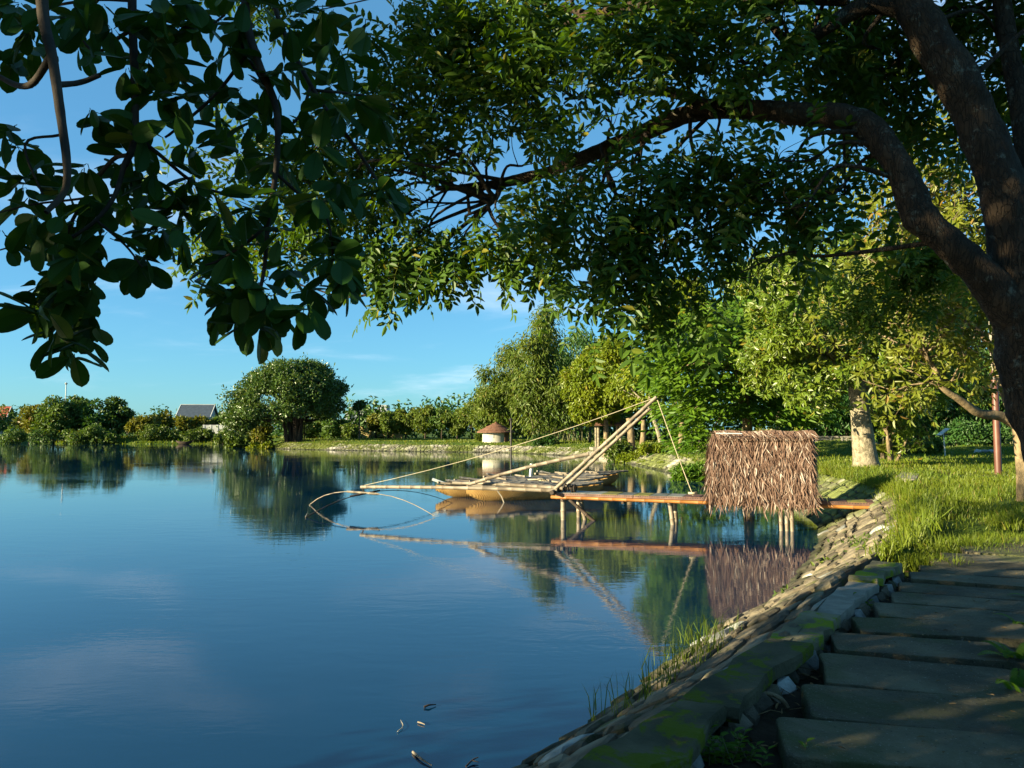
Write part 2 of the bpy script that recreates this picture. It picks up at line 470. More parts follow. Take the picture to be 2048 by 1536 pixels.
def axis(segs):
    a = []
    for lo, hi, st in segs: a += list(np.arange(lo, hi, st))
    return np.array(a + [segs[-1][1]])
xs = axis([(-3500, -300, 400), (-300, -170, 26), (-170, -45, 2.6), (-45, -14, 1.0), (-14, 20, 0.45), (20, 70, 1.2), (70, 300, 23), (300, 3500, 400)])
ys = axis([(-1500, -100, 200), (-100, -20, 8), (-20, -4, 1.5), (-4, 32, 0.45), (32, 70, 0.9), (70, 160, 1.3), (160, 400, 24), (400, 5000, 460)])
gx, gy = np.meshgrid(xs, ys, indexing='ij')
gzv = ground_z(gx, gy)
nx, ny = gx.shape
ii = (np.arange(nx - 1)[:, None] * ny + np.arange(ny - 1)[None]).ravel()
gq = np.stack([ii, ii + ny, ii + ny + 1, ii + 1], -1)
g = MB().add(np.stack([gx.ravel(), gy.ravel(), gzv], -1), gq).obj("lawn", M['lawn'], smooth=True)
tag(g, kind='structure')
wm = MB()
wx = np.array([-260, 45.0]); wy = np.array([-90, 170.0])
wm.add([(-260, -90, 0), (45, -90, 0), (45, 170, 0), (-260, 170, 0)], [(0, 1, 2, 3)])
tag(wm.obj("water", M['water']), kind='structure')

# ------------------------------------------------------------------ stone bank: mortar bed and fitted stones
seg_len = np.concatenate([[0], np.cumsum(np.linalg.norm(np.diff(POLY, axis=0), axis=1))])
def shore_at(s):
    return np.stack([np.interp(s, seg_len, POLY[:, 0]), np.interp(s, seg_len, POLY[:, 1])], -1)
def shore_nrm(s, h=0.8):
    e = shore_at(np.asarray(s) + h) - shore_at(np.asarray(s) - h)
    return nrm(np.stack([e[..., 1], -e[..., 0]], -1))           # towards the land (outline runs with the lake on its inner side)
_t = shore_at(20.0) + shore_nrm(20.0) * 1.0
NS = 1.0 if sdist([_t[0]], [_t[1]])[0] > 0 else -1.0
def bank_pt(s, t, lift=0.0):
    """s along the shore, t metres inland (0 = water line)."""
    p = shore_at(s); n = shore_nrm(s) * NS
    q = p + n * np.asarray(t)[..., None]
    k = BANKH / BANKW; ln = math.hypot(1, k)
    z = np.asarray(t) * k * bank_k(q[..., 1])
    return np.stack([q[..., 0] - n[..., 0] * lift * k / ln, q[..., 1] - n[..., 1] * lift * k / ln, z + lift / ln], -1)
def s_of(x, y):
    return seg_len[np.argmin(((POLY - np.array([x, y])) ** 2).sum(1))]
S0, S1 = s_of(-6, -3), s_of(-31, 97.5)
sv = np.arange(S0, S1, 0.5); tv = np.array([-1.6, -0.6, 0, 0.5, 1.0, 1.4, BANKW, 1.60])
ss, tt = np.meshgrid(sv, tv, indexing='ij')
bv = bank_pt(ss, tt, -0.004); bv[:, -1, 2] -= 0.6
a, b = ss.shape
ii = (np.arange(a - 1)[:, None] * b + np.arange(b - 1)[None]).ravel()
bank = MB().add(bv.reshape(-1, 3), np.stack([ii, ii + b, ii + b + 1, ii + 1], -1)).obj("stone_bank", M['mortar'], smooth=True)
tag(bank, kind='structure')

def stone_block(cells, rs, h0, h1, inset=0.012, round_=0.22):
    """Stones from fitted cells. cells: (N,4,2) corners in (s,t). Each stone: 8-sided, rounded top, sides sunk in the mortar."""
    n = len(cells)
    c = cells.mean(1, keepdims=True)
    mid = (cells + np.roll(cells, -1, 1)) / 2
    ring = np.empty((n, 8, 2)); ring[:, 0::2] = cells * 0.90 + c * 0.10; ring[:, 1::2] = mid
    el = np.stack([np.cos(np.linspace(0, 2 * math.pi, 8, endpoint=False) - 2.356), np.sin(np.linspace(0, 2 * math.pi, 8, endpoint=False) - 2.356)], -1)[None] * (np.abs(ring - c).max(1, keepdims=True) * 1.02)
    ring = c + (ring - c) * 0.55 + el * 0.45
    ring = c + (ring - c) * (1 - inset / 0.15) + rs.randn(n, 8, 2) * 0.016
    h = rs.uniform(h0, h1, (n, 1)); tilt = rs.randn(n, 8) * 0.12 * h
    low = bank_pt(ring[..., 0], ring[..., 1], -0.06)
    base = bank_pt(ring[..., 0], ring[..., 1], 0.0)
    lift = lambda R, H: np.stack([bank_pt(R[:, i, 0], R[:, i, 1], 0.0) for i in range(R.shape[1])], 1) + np.array([0, 0, 1.0]) * H[..., None]
    mid_ = lift(c + (ring - c) * 0.96, h * 0.55 + tilt * 0.5)
    top = lift(c + (ring - c) * (1 - round_), h + tilt)
    ctr = lift(c, h * rs.uniform(0.95, 1.2, (n, 1)))
    V = np.concatenate([low, mid_, top, ctr], 1)               # 25 per stone
    F3, F4 = [], []
    for k in range(8):
        j = (k + 1) % 8
        F4 += [(k, j, 8 + j, 8 + k), (8 + k, 8 + j, 16 + j, 16 + k)]; F3.append((16 + k, 16 + j, 24))
    return V, np.array(F4), np.array(F3)
def add_stones(mb, V, F4, F3):
    n, k, _ = V.shape
    o = (np.arange(n) * k)[:, None, None]
    base = mb.n
    mb.V.append(V.reshape(-1, 3)); mb.n += n * k
    for F in (F4, F3):
        X = (F[None] + o).reshape(-1, F.shape[1]) + base
        mb.F.append(X); mb.M.append(np.zeros(len(X), int))
def cells_of(sa, sb, ds, t0, t1, rows, rs):
    """Jittered courses of fitted cells along the bank."""
    tb = np.linspace(t0, t1, rows + 1); tb[1:-1] += rs.randn(rows - 1) * 0.03
    out = []
    wob = [rs.randn(4000) * (0.05 if 0 < r < rows else 0.0) for r in range(rows + 1)]
    line = lambda r, s: tb[r] + np.interp(s, sa - 5 + np.arange(4000) * 0.22, wob[r])
    for r in range(rows):
        s = sa + rs.rand() * ds
        while s < sb:
            L = ds * rs.uniform(0.45, 1.6); e = s + L; k = rs.randn(2) * 0.035 + 0.06 * (r - rows / 2) / rows
            out.append([(s + k[0], line(r, s)), (e + k[1], line(r, e)), (e + k[1] * 0.2, line(r + 1, e)), (s + k[0] * 0.2, line(r + 1, s))]); s = e
    return np.array(out)
rs = np.random.RandomState(11)
s_near = s_of(11.0, 27)
C1 = cells_of(S0 + 1, s_near, 0.36, -0.16, BANKW - 0.05, 7, rs)
cc = C1.mean(1); pp = bank_pt(cc[:, 0], cc[:, 1])
pd = np.linalg.norm(pp - np.array([0, 0, EYE]), axis=1)
inview = (pp[:, 1] > 3.6) & (np.abs(pp[:, 0] / np.maximum(pp[:, 1], .1)) < 0.72)
order = np.argsort(np.where(inview, pd, 1e6))
own = set(order[:300].tolist())
V, F4, F3 = stone_block(C1, rs, 0.022, 0.062, round_=.3)
for i in sorted(own):
    mb = MB(); mb.add(V[i], [tuple(f) for f in F4] + [tuple(f) for f in F3])
    mb.obj("stone", M['whitestone'] if rs.rand() < (0.38 if cc[i, 1] > 1.25 and pp[i, 1] < 8.6 else 0.05) else M['stone'], bank, smooth=False)
rest = [i for i in range(len(C1)) if i not in own]
mb = MB(); add_stones(mb, V[rest], F4, F3)
C2 = cells_of(s_near, S1, 0.42, -0.12, BANKW, 6, rs)
V, F4, F3 = stone_block(C2, rs, 0.03, 0.10)
add_stones(mb, V, F4, F3)
tag(mb.obj("bank_stones", M['stone_i'], bank), kind='stuff')

# ------------------------------------------------------------------ soil beside the path and the slabs of the path
def st_xy(s, r): return PATH0 + PATH_A * s + PATH_R * r
sg, rg = np.meshgrid(np.linspace(-7.5, 9.4, 80), np.linspace(-0.62, 1.6, 26), indexing='ij')
xy = PATH0 + sg[..., None] * PATH_A + rg[..., None] * PATH_R
zz_ = 0.715 + 0.05 * np.array([mnoise.noise(Vector((x * 2.2, y * 2.2, 0))) for x, y in xy.reshape(-1, 2)])
zz_ = zz_.reshape(sg.shape); zz_[:, 0] -= 0.12; zz_[:, -1] -= 0.1
a, b = sg.shape; ii = (np.arange(a - 1)[:, None] * b + np.arange(b - 1)[None]).ravel()
soil = MB().add(np.concatenate([xy, zz_[..., None]], -1).reshape(-1, 3), np.stack([ii, ii + b, ii + b + 1, ii + 1], -1)).obj("soil", M['soil'], smooth=True)
tag(soil, kind='structure')

path = MB()
pathroot = bpy.data.objects.new("path", None); COL.objects.link(pathroot); pathroot.location = (2.4, 5.2, 0.72); WLOC["path"] = (2.4, 5.2, 0.72)
tag(pathroot, kind='structure')
slab_px = [(1550, 1433, 0.46), (1599, 1370, 0.48), (1636, 1304, 0.60), (1658, 1263, 0.46), (1700, 1235, 0.40), (1745, 1205, 0.46), (1782, 1183, 0.44),
           (1795, 1160, 0.48), (1816, 1145, 0.40), (1837, 1131, 0.40), (1856, 1117, 0.46), (1880, 1104, 0.48), (1915, 1093, 0.5), (1960, 1083, 0.5), (2006, 1073, 0.5)]
def slab(bl, dvec, width, depth, z, rs):
    """A cast slab with worn, rounded corners; bl is its far left top corner."""
    X = np.array([dvec[0], dvec[1], 0]); Yv = np.array([dvec[1], -dvec[0], 0])      # Yv towards the viewer
    out = []
    rc = rs.uniform(0.02, 0.065, 4)
    cs = [(0, 0), (width, 0), (width, depth), (0, depth)]
    sgn = [(1, 1), (-1, 1), (-1, -1), (1, -1)]
    for (cx, cy), (sx, sy), r, q in zip(cs, sgn, rc, (math.pi, 1.5 * math.pi, 0, 0.5 * math.pi)):
        for k in range(4):
            an = q + k * math.pi / 6
            out.append((cx + sx * r + r * math.cos(an), cy + sy * r + r * math.sin(an)))
    pts = []
    for i, p in enumerate(out):                                    # worn edges between the corners
        pts.append(p); nx_ = out[(i + 1) % len(out)]
        if math.hypot(nx_[0] - p[0], nx_[1] - p[1]) > 0.25:
            m_ = 7 if abs(nx_[0] - p[0]) > 0.6 else 3
            for k in range(1, m_):
                f = k / m_; pts.append((p[0] + (nx_[0] - p[0]) * f + rs.randn() * 0.005, p[1] + (nx_[1] - p[1]) * f + rs.randn() * 0.006))
    pts = np.array(pts); n = len(pts)
    c = pts.mean(0)
    tl = rs.randn(2) * 0.010
    def ringz(k, zz, extra=0.0):
        q = c + (pts - c) * k
        return bl + X * q[:, :1] + Yv * q[:, 1:] + np.array([0, 0, 1.0]) * (zz + (q[:, :1] - c[0]) * tl[0] + (q[:, 1:] - c[1]) * tl[1]) * 1.0 - np.array([0, 0, bl[2]]) + np.array([0, 0, 1.0]) * rs.randn(n, 1) * extra
    R = [ringz(1.0, z - 0.15), ringz(1.0, z - 0.016, 0.002), ringz(0.995, z - 0.004, 0.0015), ringz(0.982, z, 0.001)]
    V = np.concatenate(R); F = []
    for k in range(3):
        for j in range(n): F.append((k * n + (j + 1) % n, k * n + j, k * n + n + j, k * n + n + (j + 1) % n))
    F.append(tuple(range(3 * n, 4 * n))[::-1])
    return MB().add(V, F)
rs = np.random.RandomState(5)
for i, (u, v, dep) in enumerate(slab_px):
    bl = G(u, v, 0.85)
    th = math.radians([-13, -14, -18, -17, -13, -20, -25, -24, -24, -23, -22, -22, -21, -20, -20][i])
    wd = [1.5, 1.4, 1.18, 1.18, 1.26, 1.2, 1.3, 1.35, 1.4, 1.4, 1.45, 1.5, 1.5, 1.5, 1.5][i]
    slab(bl, (math.cos(th), math.sin(th)), wd, dep + .055, 0.85 + rs.randn() * 0.008, rs).obj("slab", M['slab'], pathroot)

# ------------------------------------------------------------------ the low wall between bank and path
CAP_L = np.array([(-6.6, -6.2), (-3.0, -1.25), (-0.75, 1.95), (0.10, 3.08), (0.71, 3.90), (1.08, 4.40), (1.41, 4.85), (2.21, 5.95), (3.45, 7.64), (4.30, 8.80)])
capl = np.concatenate([[0], np.cumsum(np.linalg.norm(np.diff(CAP_L, axis=0), axis=1))])
cap_at = lambda s: np.stack([np.interp(s, capl, CAP_L[:, 0]), np.interp(s, capl, CAP_L[:, 1])], -1)
wall = thing("retaining_wall", "low mossy stone wall running between the path slabs and the sloping stone bank", "wall", (1.6, 5.0, 0.7))
rs = np.random.RandomState(21)
s = 0.3
end = capl[-1]
def wdir(s):
    e = cap_at(min(s + .3, end)) - cap_at(max(s - .3, 0)); return nrm(e)
while s < end - 0.3:
    L = rs.uniform(0.9, 1.6); e = min(s + L, end)
    npt = 8
    q = np.linspace(s + 0.006, e - 0.006, npt)
    lft = cap_at(q) ; dr = np.array([wdir(x) for x in q]); rt = np.stack([dr[:, 1], -dr[:, 0]], -1)
    wd = 0.235 + rs.randn(npt) * 0.026 + rs.randn() * 0.02
    l2 = lft - rt * (0.02 + rs.rand(npt, 1) * 0.05); r2 = lft + rt * wd[:, None]
    ln = np.vstack([l2, r2[::-1]]); n = len(ln); c = ln.mean(0)
    z0 = 0.925 + rs.randn() * 0.012
    bare = abs(cap_at((s + e) / 2)[1] - 7.5) < 0.55
    mk = lambda k, z, ex=0: np.concatenate([c + (ln - c) * k, (z + rs.randn(n, 1) * ex)], 1)
    V = np.concatenate([mk(0.98, z0 - 0.085, .012), mk(1.0, z0 - 0.03, 0.008), mk(0.96, z0, 0.008)])
    F = []
    for k in range(2):
        for j in range(n): F.append((k * n + j, k * n + (j + 1) % n, k * n + n + (j + 1) % n, k * n + n + j))
    for j in range(npt - 1): F.append((2 * n + j, 2 * n + j + 1, 2 * n + n - 2 - j, 2 * n + n - 1 - j))
    F = [f[::-1] for f in F]
    MB().add(V, F).obj("cap_stone", M['cement'] if bare else M['moss'], wall)
    s = e
core = MB()
q = np.linspace(0.1, end - 0.1, 60); lf = cap_at(q); dr = np.array([wdir(x) for x in q]); rt = np.stack([dr[:, 1], -dr[:, 0]], -1)
o1, o2 = lf + rt * 0.03, lf + rt * 0.16
V = np.concatenate([np.c_[o1, np.full(60, 0.45)], np.c_[o1, np.full(60, 0.80)], np.c_[o2, np.full(60, 0.80)], np.c_[o2, np.full(60, 0.45)]])
F = [(k * 60 + j, k * 60 + j + 1, (k + 1) * 60 + j + 1, (k + 1) * 60 + j) for k in range(3) for j in range(59)]
core.add(V, F).obj("rubble_core", M['soil'], wall)
def lump(c, ax, rs, X, Y_, Z_):
    """An irregular faceted stone: a rough icosahedron squashed along three axes."""
    ph = (1 + 5 ** .5) / 2
    v = nrm(np.array([(-1, ph, 0), (1, ph, 0), (-1, -ph, 0), (1, -ph, 0), (0, -1, ph), (0, 1, ph), (0, -1, -ph), (0, 1, -ph), (ph, 0, -1), (ph, 0, 1), (-ph, 0, -1), (-ph, 0, 1)], float))
    v = v * rs.uniform(0.8, 1.15, (12, 1))
    f = np.array([(0, 11, 5), (0, 5, 1), (0, 1, 7), (0, 7, 10), (0, 10, 11), (1, 5, 9), (5, 11, 4), (11, 10, 2), (10, 7, 6), (7, 1, 8), (3, 9, 4), (3, 4, 2), (3, 2, 6), (3, 6, 8), (3, 8, 9), (4, 9, 5), (2, 4, 11), (6, 2, 10), (8, 6, 7), (9, 8, 1)])
    return np.asarray(c) + v[:, :1] * X * ax[0] + v[:, 1:2] * Y_ * ax[1] + v[:, 2:] * Z_ * ax[2], f
s = 6.0
while s < end - 0.1:
    L = rs.uniform(0.13, 0.30); m_ = s + L / 2
    d2 = wdir(m_); r2 = np.array([d2[1], -d2[0]]); c = cap_at(m_) + r2 * (0.19 + rs.rand() * 0.03)
    hh = rs.uniform(0.08, 0.12)
    v, f = lump((*c, 0.86 - hh - rs.rand() * 0.04), (L * 0.52, rs.uniform(0.05, 0.09), hh), rs, np.array([*d2, 0]), np.array([*r2, 0]), np.array([0, 0, 1.0]))
    MB().add(v, f).obj("stone", M['whitestone'] if rs.rand() < 0.22 else M['stone'], wall)
    s += L * 0.95
# ------------------------------------------------------------------ foliage and bark
L = {}
L['banyan'] = leafmat("banyan_leaf", (0.028, 0.074, 0.014), (0.088, 0.140, 0.018), (0.10, 0.11, 0.02), 0.22, 0.4, 0.4, 0.35)
L['farmid'] = leafmat("far_leaf", (0.034, 0.085, 0.016), (0.095, 0.150, 0.020), (0.13, 0.12, 0.02), 0.28, 0.5, 0.3, 0.18)
L['farolive'] = leafmat("far_olive_leaf", (0.080, 0.105, 0.014), (0.175, 0.170, 0.016), (0.17, 0.10, 0.02), 0.28, 0.5, 0.3, 0.25)
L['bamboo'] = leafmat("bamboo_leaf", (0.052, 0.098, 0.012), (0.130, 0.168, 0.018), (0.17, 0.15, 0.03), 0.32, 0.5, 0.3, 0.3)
L['bamboo_dark'] = leafmat("shaded_bamboo_leaf", (0.020, 0.072, 0.014), (0.058, 0.115, 0.018), None, 0.28, 0.5, 0.3, 0.3)  # shade of the back groves is put into this darker leaf colour
L['yellow'] = leafmat("yellow_green_leaf", (0.088, 0.135, 0.006), (0.175, 0.210, 0.010), (0.21, 0.17, 0.02), 0.36, 0.45, 0.3, 0.4)
L['feather'] = leafmat("feathery_leaf", (0.050, 0.125, 0.010), (0.115, 0.195, 0.014), None, 0.45, 0.5, 0.25, 0.45)
L['broad'] = leafmat("broad_leaf", (0.062, 0.118, 0.010), (0.140, 0.185, 0.014), (0.20, 0.16, 0.02), 0.34, 0.4, 0.4, 0.6)
L['olive'] = leafmat("olive_leaf", (0.078, 0.110, 0.010), (0.165, 0.178, 0.016), (0.22, 0.14, 0.03), 0.36, 0.45, 0.35, 0.7)
L['shrub'] = leafmat("shrub_leaf", (0.035, 0.080, 0.010), (0.095, 0.130, 0.014), None, 0.3, 0.5, 0.3, 1.2)
M['bark'] = plain("brown_bark", (0.060, 0.045, 0.030), (0.15, 0.115, 0.075), 3, 0.9, 0.15, 0.06, 12, (1, 1, 0.35))
M['bark_dark'] = plain("dark_bark", (0.020, 0.016, 0.012), (0.055, 0.042, 0.030), 3, 0.9, 0.15, 0.06, 9, (1, 1, 0.3))
M['bark_pale'] = plain("pale_bark", (0.13, 0.11, 0.076), (0.28, 0.24, 0.17), 8, 0.85, 0.2, 0.05, 14, (1, 1, 0.8), c3=(0.09, 0.08, 0.05), c3s=.9)
M['bark_tan'] = plain("tan_bark", (0.11, 0.08, 0.045), (0.24, 0.18, 0.105), 5, 0.85, 0.2, 0.03, 14, (1, 1, 0.6), c3=(0.07, 0.055, 0.035))
M['culm'] = plain("bamboo_culm", (0.06, 0.065, 0.03), (0.15, 0.14, 0.07), 2, 0.6, 0.2)
M['plaster'] = plain("pale_plaster", (0.33, 0.31, 0.26), (0.42, 0.39, 0.34), 1.5, 0.85, 0.15)
M['yplaster'] = plain("yellow_plaster", (0.36, 0.27, 0.12), (0.46, 0.36, 0.18), 1.2, 0.9, 0.15)
M['wplaster'] = plain("white_plaster", (0.27, 0.285, 0.285), (0.36, 0.375, 0.37), 1.2, 0.9, 0.15)
M['tile_brown'] = plain("brown_roof_tile", (0.105, 0.052, 0.034), (0.17, 0.088, 0.058), 3, 0.85, 0.15, 0.03, 15)
M['tile_blue'] = plain("slate_blue_roof", (0.028, 0.042, 0.062), (0.045, 0.062, 0.088), 2, 0.7, 0.3)
M['tile_red'] = plain("red_roof_tile", (0.34, 0.07, 0.045), (0.45, 0.11, 0.07), 2, 0.8, 0.2)
M['iron'] = plain("black_iron", (0.015, 0.013, 0.012), (0.035, 0.028, 0.025), 5, 0.5, 0.4)
M['rust'] = plain("rust_brown_paint", (0.08, 0.030, 0.020), (0.12, 0.047, 0.031), 2, 0.5, 0.4, c3=(0.08, 0.03, 0.02))
M['greypaint'] = plain("grey_white_paint", (0.36, 0.39, 0.39), (0.46, 0.48, 0.46), 6, 0.5, 0.4)
M['bluepaint'] = plain("blue_paint", (0.03, 0.11, 0.22), (0.05, 0.15, 0.28), 4, 0.4, 0.5)
M['panel'] = plain("solar_glass", (0.02, 0.04, 0.08), (0.04, 0.07, 0.12), 4, 0.15, 0.6)
M['glass'] = plain("window_glass", (0.02, 0.03, 0.035), (0.04, 0.05, 0.055), 3, 0.12, 0.6)

def lobes(rs, C, R, n, lr, low=-0.55):
    """Centres of leaf masses spread through a crown, thinned inside, none below its skirt."""
    C = np.asarray(C, float); R = np.asarray(R, float); out = []
    while len(out) < n:
        p = nrm(rs.randn(3)) * rs.uniform(0.35, 1.0) ** 0.6
        if p[2] < low: continue
        out.append(np.concatenate([C + p * R * (1 - lr * 0.65), R.mean() * lr * rs.uniform(0.7, 1.3) * np.array([1, 1, 0.8])]))
    return np.array(out)
def lobe_pts(rs, LB, N, shell=0.55):
    """Leaf positions on the outer part of the lobes, and their outward direction."""
    wgt = LB[:, 3] * LB[:, 4]; idx = rs.choice(len(LB), N, p=wgt / wgt.sum())
    o = nrm(rs.randn(N, 3)); r = rs.uniform(shell, 1.08, (N, 1))
    return LB[idx, :3] + o * r * LB[idx, 3:], o
def crown_leaves(mb, rs, LB, N, Lf, Wf, hang=0.8, flat=0.15, shell=0.55, fold=0.18, droop=0.15, m=0, spread=0.7):
    p, o = lobe_pts(rs, LB, N, shell)
    d = nrm(o * 0.7 + np.array([0, 0, -hang]) + rs.randn(N, 3) * spread)
    n = nrm(o * 0.8 + np.array([-.2, -.12, flat]) + rs.randn(N, 3) * 0.5)
    sz = rs.uniform(0.7, 1.3, N)
    leaves(mb, p, d, n, Lf * sz, Wf * sz, fold, droop, m=m)
    return mb
def limbs(mb, rs, base, LB, r0, k, fork=None, seg=7, r_end=0.25):
    """Boughs from the fork to some of the leaf masses."""
    base = np.asarray(base, float)
    for i in rs.choice(len(LB), min(k, len(LB)), replace=False):
        c = LB[i, :3]; mid = base * 0.5 + c * 0.5 + np.array([0, 0, -0.08 * np.linalg.norm(c - base)]) + rs.randn(3) * 0.06 * np.linalg.norm(c - base)
        tube(mb, catmull([base, mid, c], 5), [r0, r0 * 0.6, r0 * r_end], seg, rough=0.08, rs=rs, caps=False)
def tree(name, label, cat, base, ztop, wid, zlow, leafm, barkm, n, Lf, Wf, trunk_r=0.15, nl=16, lr=0.34, hang=0.8, flat=0.15, group=None, seed=1, depthw=None, lean=(0, 0), shell=0.55, low=-0.6, nlimb=8, droop=0.15, sub=0.0):
    """Tree in the round: trunk, boughs and a crown of leaf masses between zlow and ztop, wid metres across."""
    rs = np.random.RandomState(seed); x, y, z0 = base
    t = thing(name, label, cat, (x, y, z0), group)
    C = np.array([x + lean[0], y + lean[1], (ztop + zlow) / 2]); R = np.array([wid / 2, (depthw or wid) / 2, (ztop - zlow) / 2])
    LB = lobes(rs, C, R, nl, lr, low)
    mb = MB(); fk = np.array([x + lean[0] * 0.55, y + lean[1] * 0.55, z0 + (zlow - z0) * 0.75 + (ztop - zlow) * 0.22])
    tube(mb, catmull([(x, y, z0 - 0.2), (x + lean[0] * 0.2 + rs.randn() * trunk_r * .5, y, z0 * 0.5 + fk[2] * 0.5), fk], 5), [trunk_r * 1.35, trunk_r, trunk_r * 0.8], 9, rough=0.08, rs=rs)
    limbs(mb, rs, fk, LB, trunk_r * 0.55, nlimb)
    mb.obj("trunk", barkm, t, smooth=True)
    cm = crown_leaves(MB(), rs, LB, n, Lf, Wf, hang, flat, shell, droop=droop)
    cm.obj("crown", leafm, t)
    return t
def Xat(u, Y): return P(u, 860, Y)[0]
def Zat(v, Y, u=1024): return P(u, v, Y)[2]
def tree_px(name, label, cat, u, vtop, wpx, Y, leafm, barkm=None, n=2500, Lf=0.5, Wf=0.3, skirt=0.25, **k):
    x = Xat(u, Y); z0 = gz(x, Y); zt = Zat(vtop, Y)
    return tree(name, label, cat, (x, Y, z0), zt, wpx * Y / FPX, z0 + (zt - z0) * skirt, leafm, barkm or M['bark_dark'], n, Lf, Wf, **k)

# ------------------------------------------------------------------ banyan on the point
def banyan():
    rs = np.random.RandomState(42); Y = 99.0
    x = Xat(588, Y); z0 = gz(x, Y)
    t = thing("banyan_tree", "broad round-topped dark banyan with many stems standing alone on the grassy point", "tree", (x, Y, z0))
    zt, zb = Zat(722, Y), Zat(868, Y)
    C = np.array([Xat(577, Y), Y, 0]); LB = []
    # dome with a broad skirt reaching lower on the water side
    for k in range(230):
        a = rs.uniform(0, 2 * math.pi); h = rs.rand() ** 0.8; 
        zz = zb + 1.4 + (zt - zb - 1.6) * h
        r = 7.3 * math.sqrt(max(0.05, 1 - ((h - 0.30) / 0.74) ** 2)) * rs.uniform(0.55, 0.97) ** 0.6
        cx = C[0] + r * math.cos(a) + (0.35 if h > .5 else -0.5)
        if h < 0.22 and r * math.cos(a) > 1.5: zz += 1.4
        q = rs.uniform(.8, 1.25)
        LB.append((cx, Y + r * math.sin(a) * 0.95, zz - 0.4, q, q, q * 0.8))
    for k in range(5):
        LB.append((C[0] - 4.2 - rs.rand() * 2.6, Y - rs.rand() * 4, 2.2 + rs.rand() * 1.8, 1.2, 1.2, 1.0))
    LB = np.array(LB)
    mb = MB()
    for k in range(15):
        a = rs.uniform(0, 2 * math.pi); r = rs.uniform(0.1, 1.25)
        b = np.array([x + r * math.cos(a), Y + r * math.sin(a) * 0.8, z0 - 0.2]); tp = np.array([x + (r * 1.6 + .3) * math.cos(a), Y + r * 1.6 * math.sin(a), z0 + rs.uniform(3.0, 4.4)])
        tube(mb, catmull([b, b * .5 + tp * .5 + rs.randn(3) * 0.1, tp], 4), [rs.uniform(0.28, 0.45), rs.uniform(0.18, 0.26), 0.25], 8, rough=0.12, rs=rs)
    limbs(mb, rs, (x, Y, z0 + 3.4), LB, 0.28, 30)
    mb.obj("trunk", M['bark_dark'], t, smooth=True)
    for k in range(14):
        a = rs.uniform(0, 2 * math.pi); r = rs.uniform(0.9, 2.2)
        tube(MB(), [(x + r * math.cos(a), Y + r * math.sin(a), z0 - .1), (x + r * math.cos(a), Y + r * math.sin(a), z0 + 3.2)], [0.05, 0.035], 5).obj("aerial_root", M['bark_dark'], t, smooth=True)
    mb = MB(); crown_leaves(mb, rs, LB, 42000, 0.33, 0.19, 0.25, 0.7, 0.62, spread=0.8)
    p, o = lobe_pts(rs, LB, 700, 0.95)                      # twigs that stand out of the outline
    up = nrm(o + np.array([0, 0, 0.9]))
    for f in (0.25, 0.5, 0.75, 1.0):
        leaves(mb, p + up * f * 0.8 + rs.randn(700, 3) * .05, nrm(up + rs.randn(700, 3) * .6), nrm(o + rs.randn(700, 3)), rs.uniform(.25, .4, 700), 0.17)
    mb.obj("crown", L['banyan'], t)
    return t
banyan()

# ------------------------------------------------------------------ trees and bushes along the far shore
far = [  # u, top v, width px, Y, leaf, n, what sets it apart, skirt
    (-40, 800, 120, 138, 'farmid', 2600, "dark spreading tree just beyond the red-roofed house on the far shore", .15),
    (58, 797, 80, 136, 'farolive', 2600, "reddish-topped tree near the red-roofed house on the far shore", .15),
    (108, 783, 95, 134, 'farmid', 3200, "tallest layered tree on the far shore, under the thin mast", .12),
    (152, 790, 80, 137, 'farmid', 2600, "flat-topped layered tree beside the tallest one on the far shore", .12),
    (192, 797, 75, 135, 'bamboo_dark', 2600, "dark bamboo-like clump with wispy tips on the far shore", .1),
    (232, 795, 70, 136, 'farmid', 2600, "pointed dark tree at the end of the dark group on the far shore", .1),
    (285, 818, 55, 134, 'farolive', 1800, "small yellowish tree where the far tree line drops low", .1),
    (322, 826, 60, 138, 'farolive', 1800, "low olive tree between the yellowish tree and the blue-roofed house", .1),
    (366, 830, 55, 136, 'farolive', 1700, "yellowish bush-like tree in front of the blue-roofed house", .1),
    (402, 832, 50, 137, 'farolive', 1700, "olive tree hiding one end of the blue-roofed house", .1),
    (440, 828, 60, 140, 'farmid', 1700, "green tree beside the banyan, above the low white wall", .1)]
for i, (u, v, wp, Y, lf, n, lab, sk) in enumerate(far):
    tree_px("far_tree", lab, "tree", u, v, wp, Y, L[lf], n=n, Lf=0.62, Wf=0.32, skirt=sk, seed=100 + i, nl=15, lr=0.33, trunk_r=0.18, flat=1.1, hang=0.2, group="trees along the far shore", low=-0.9)
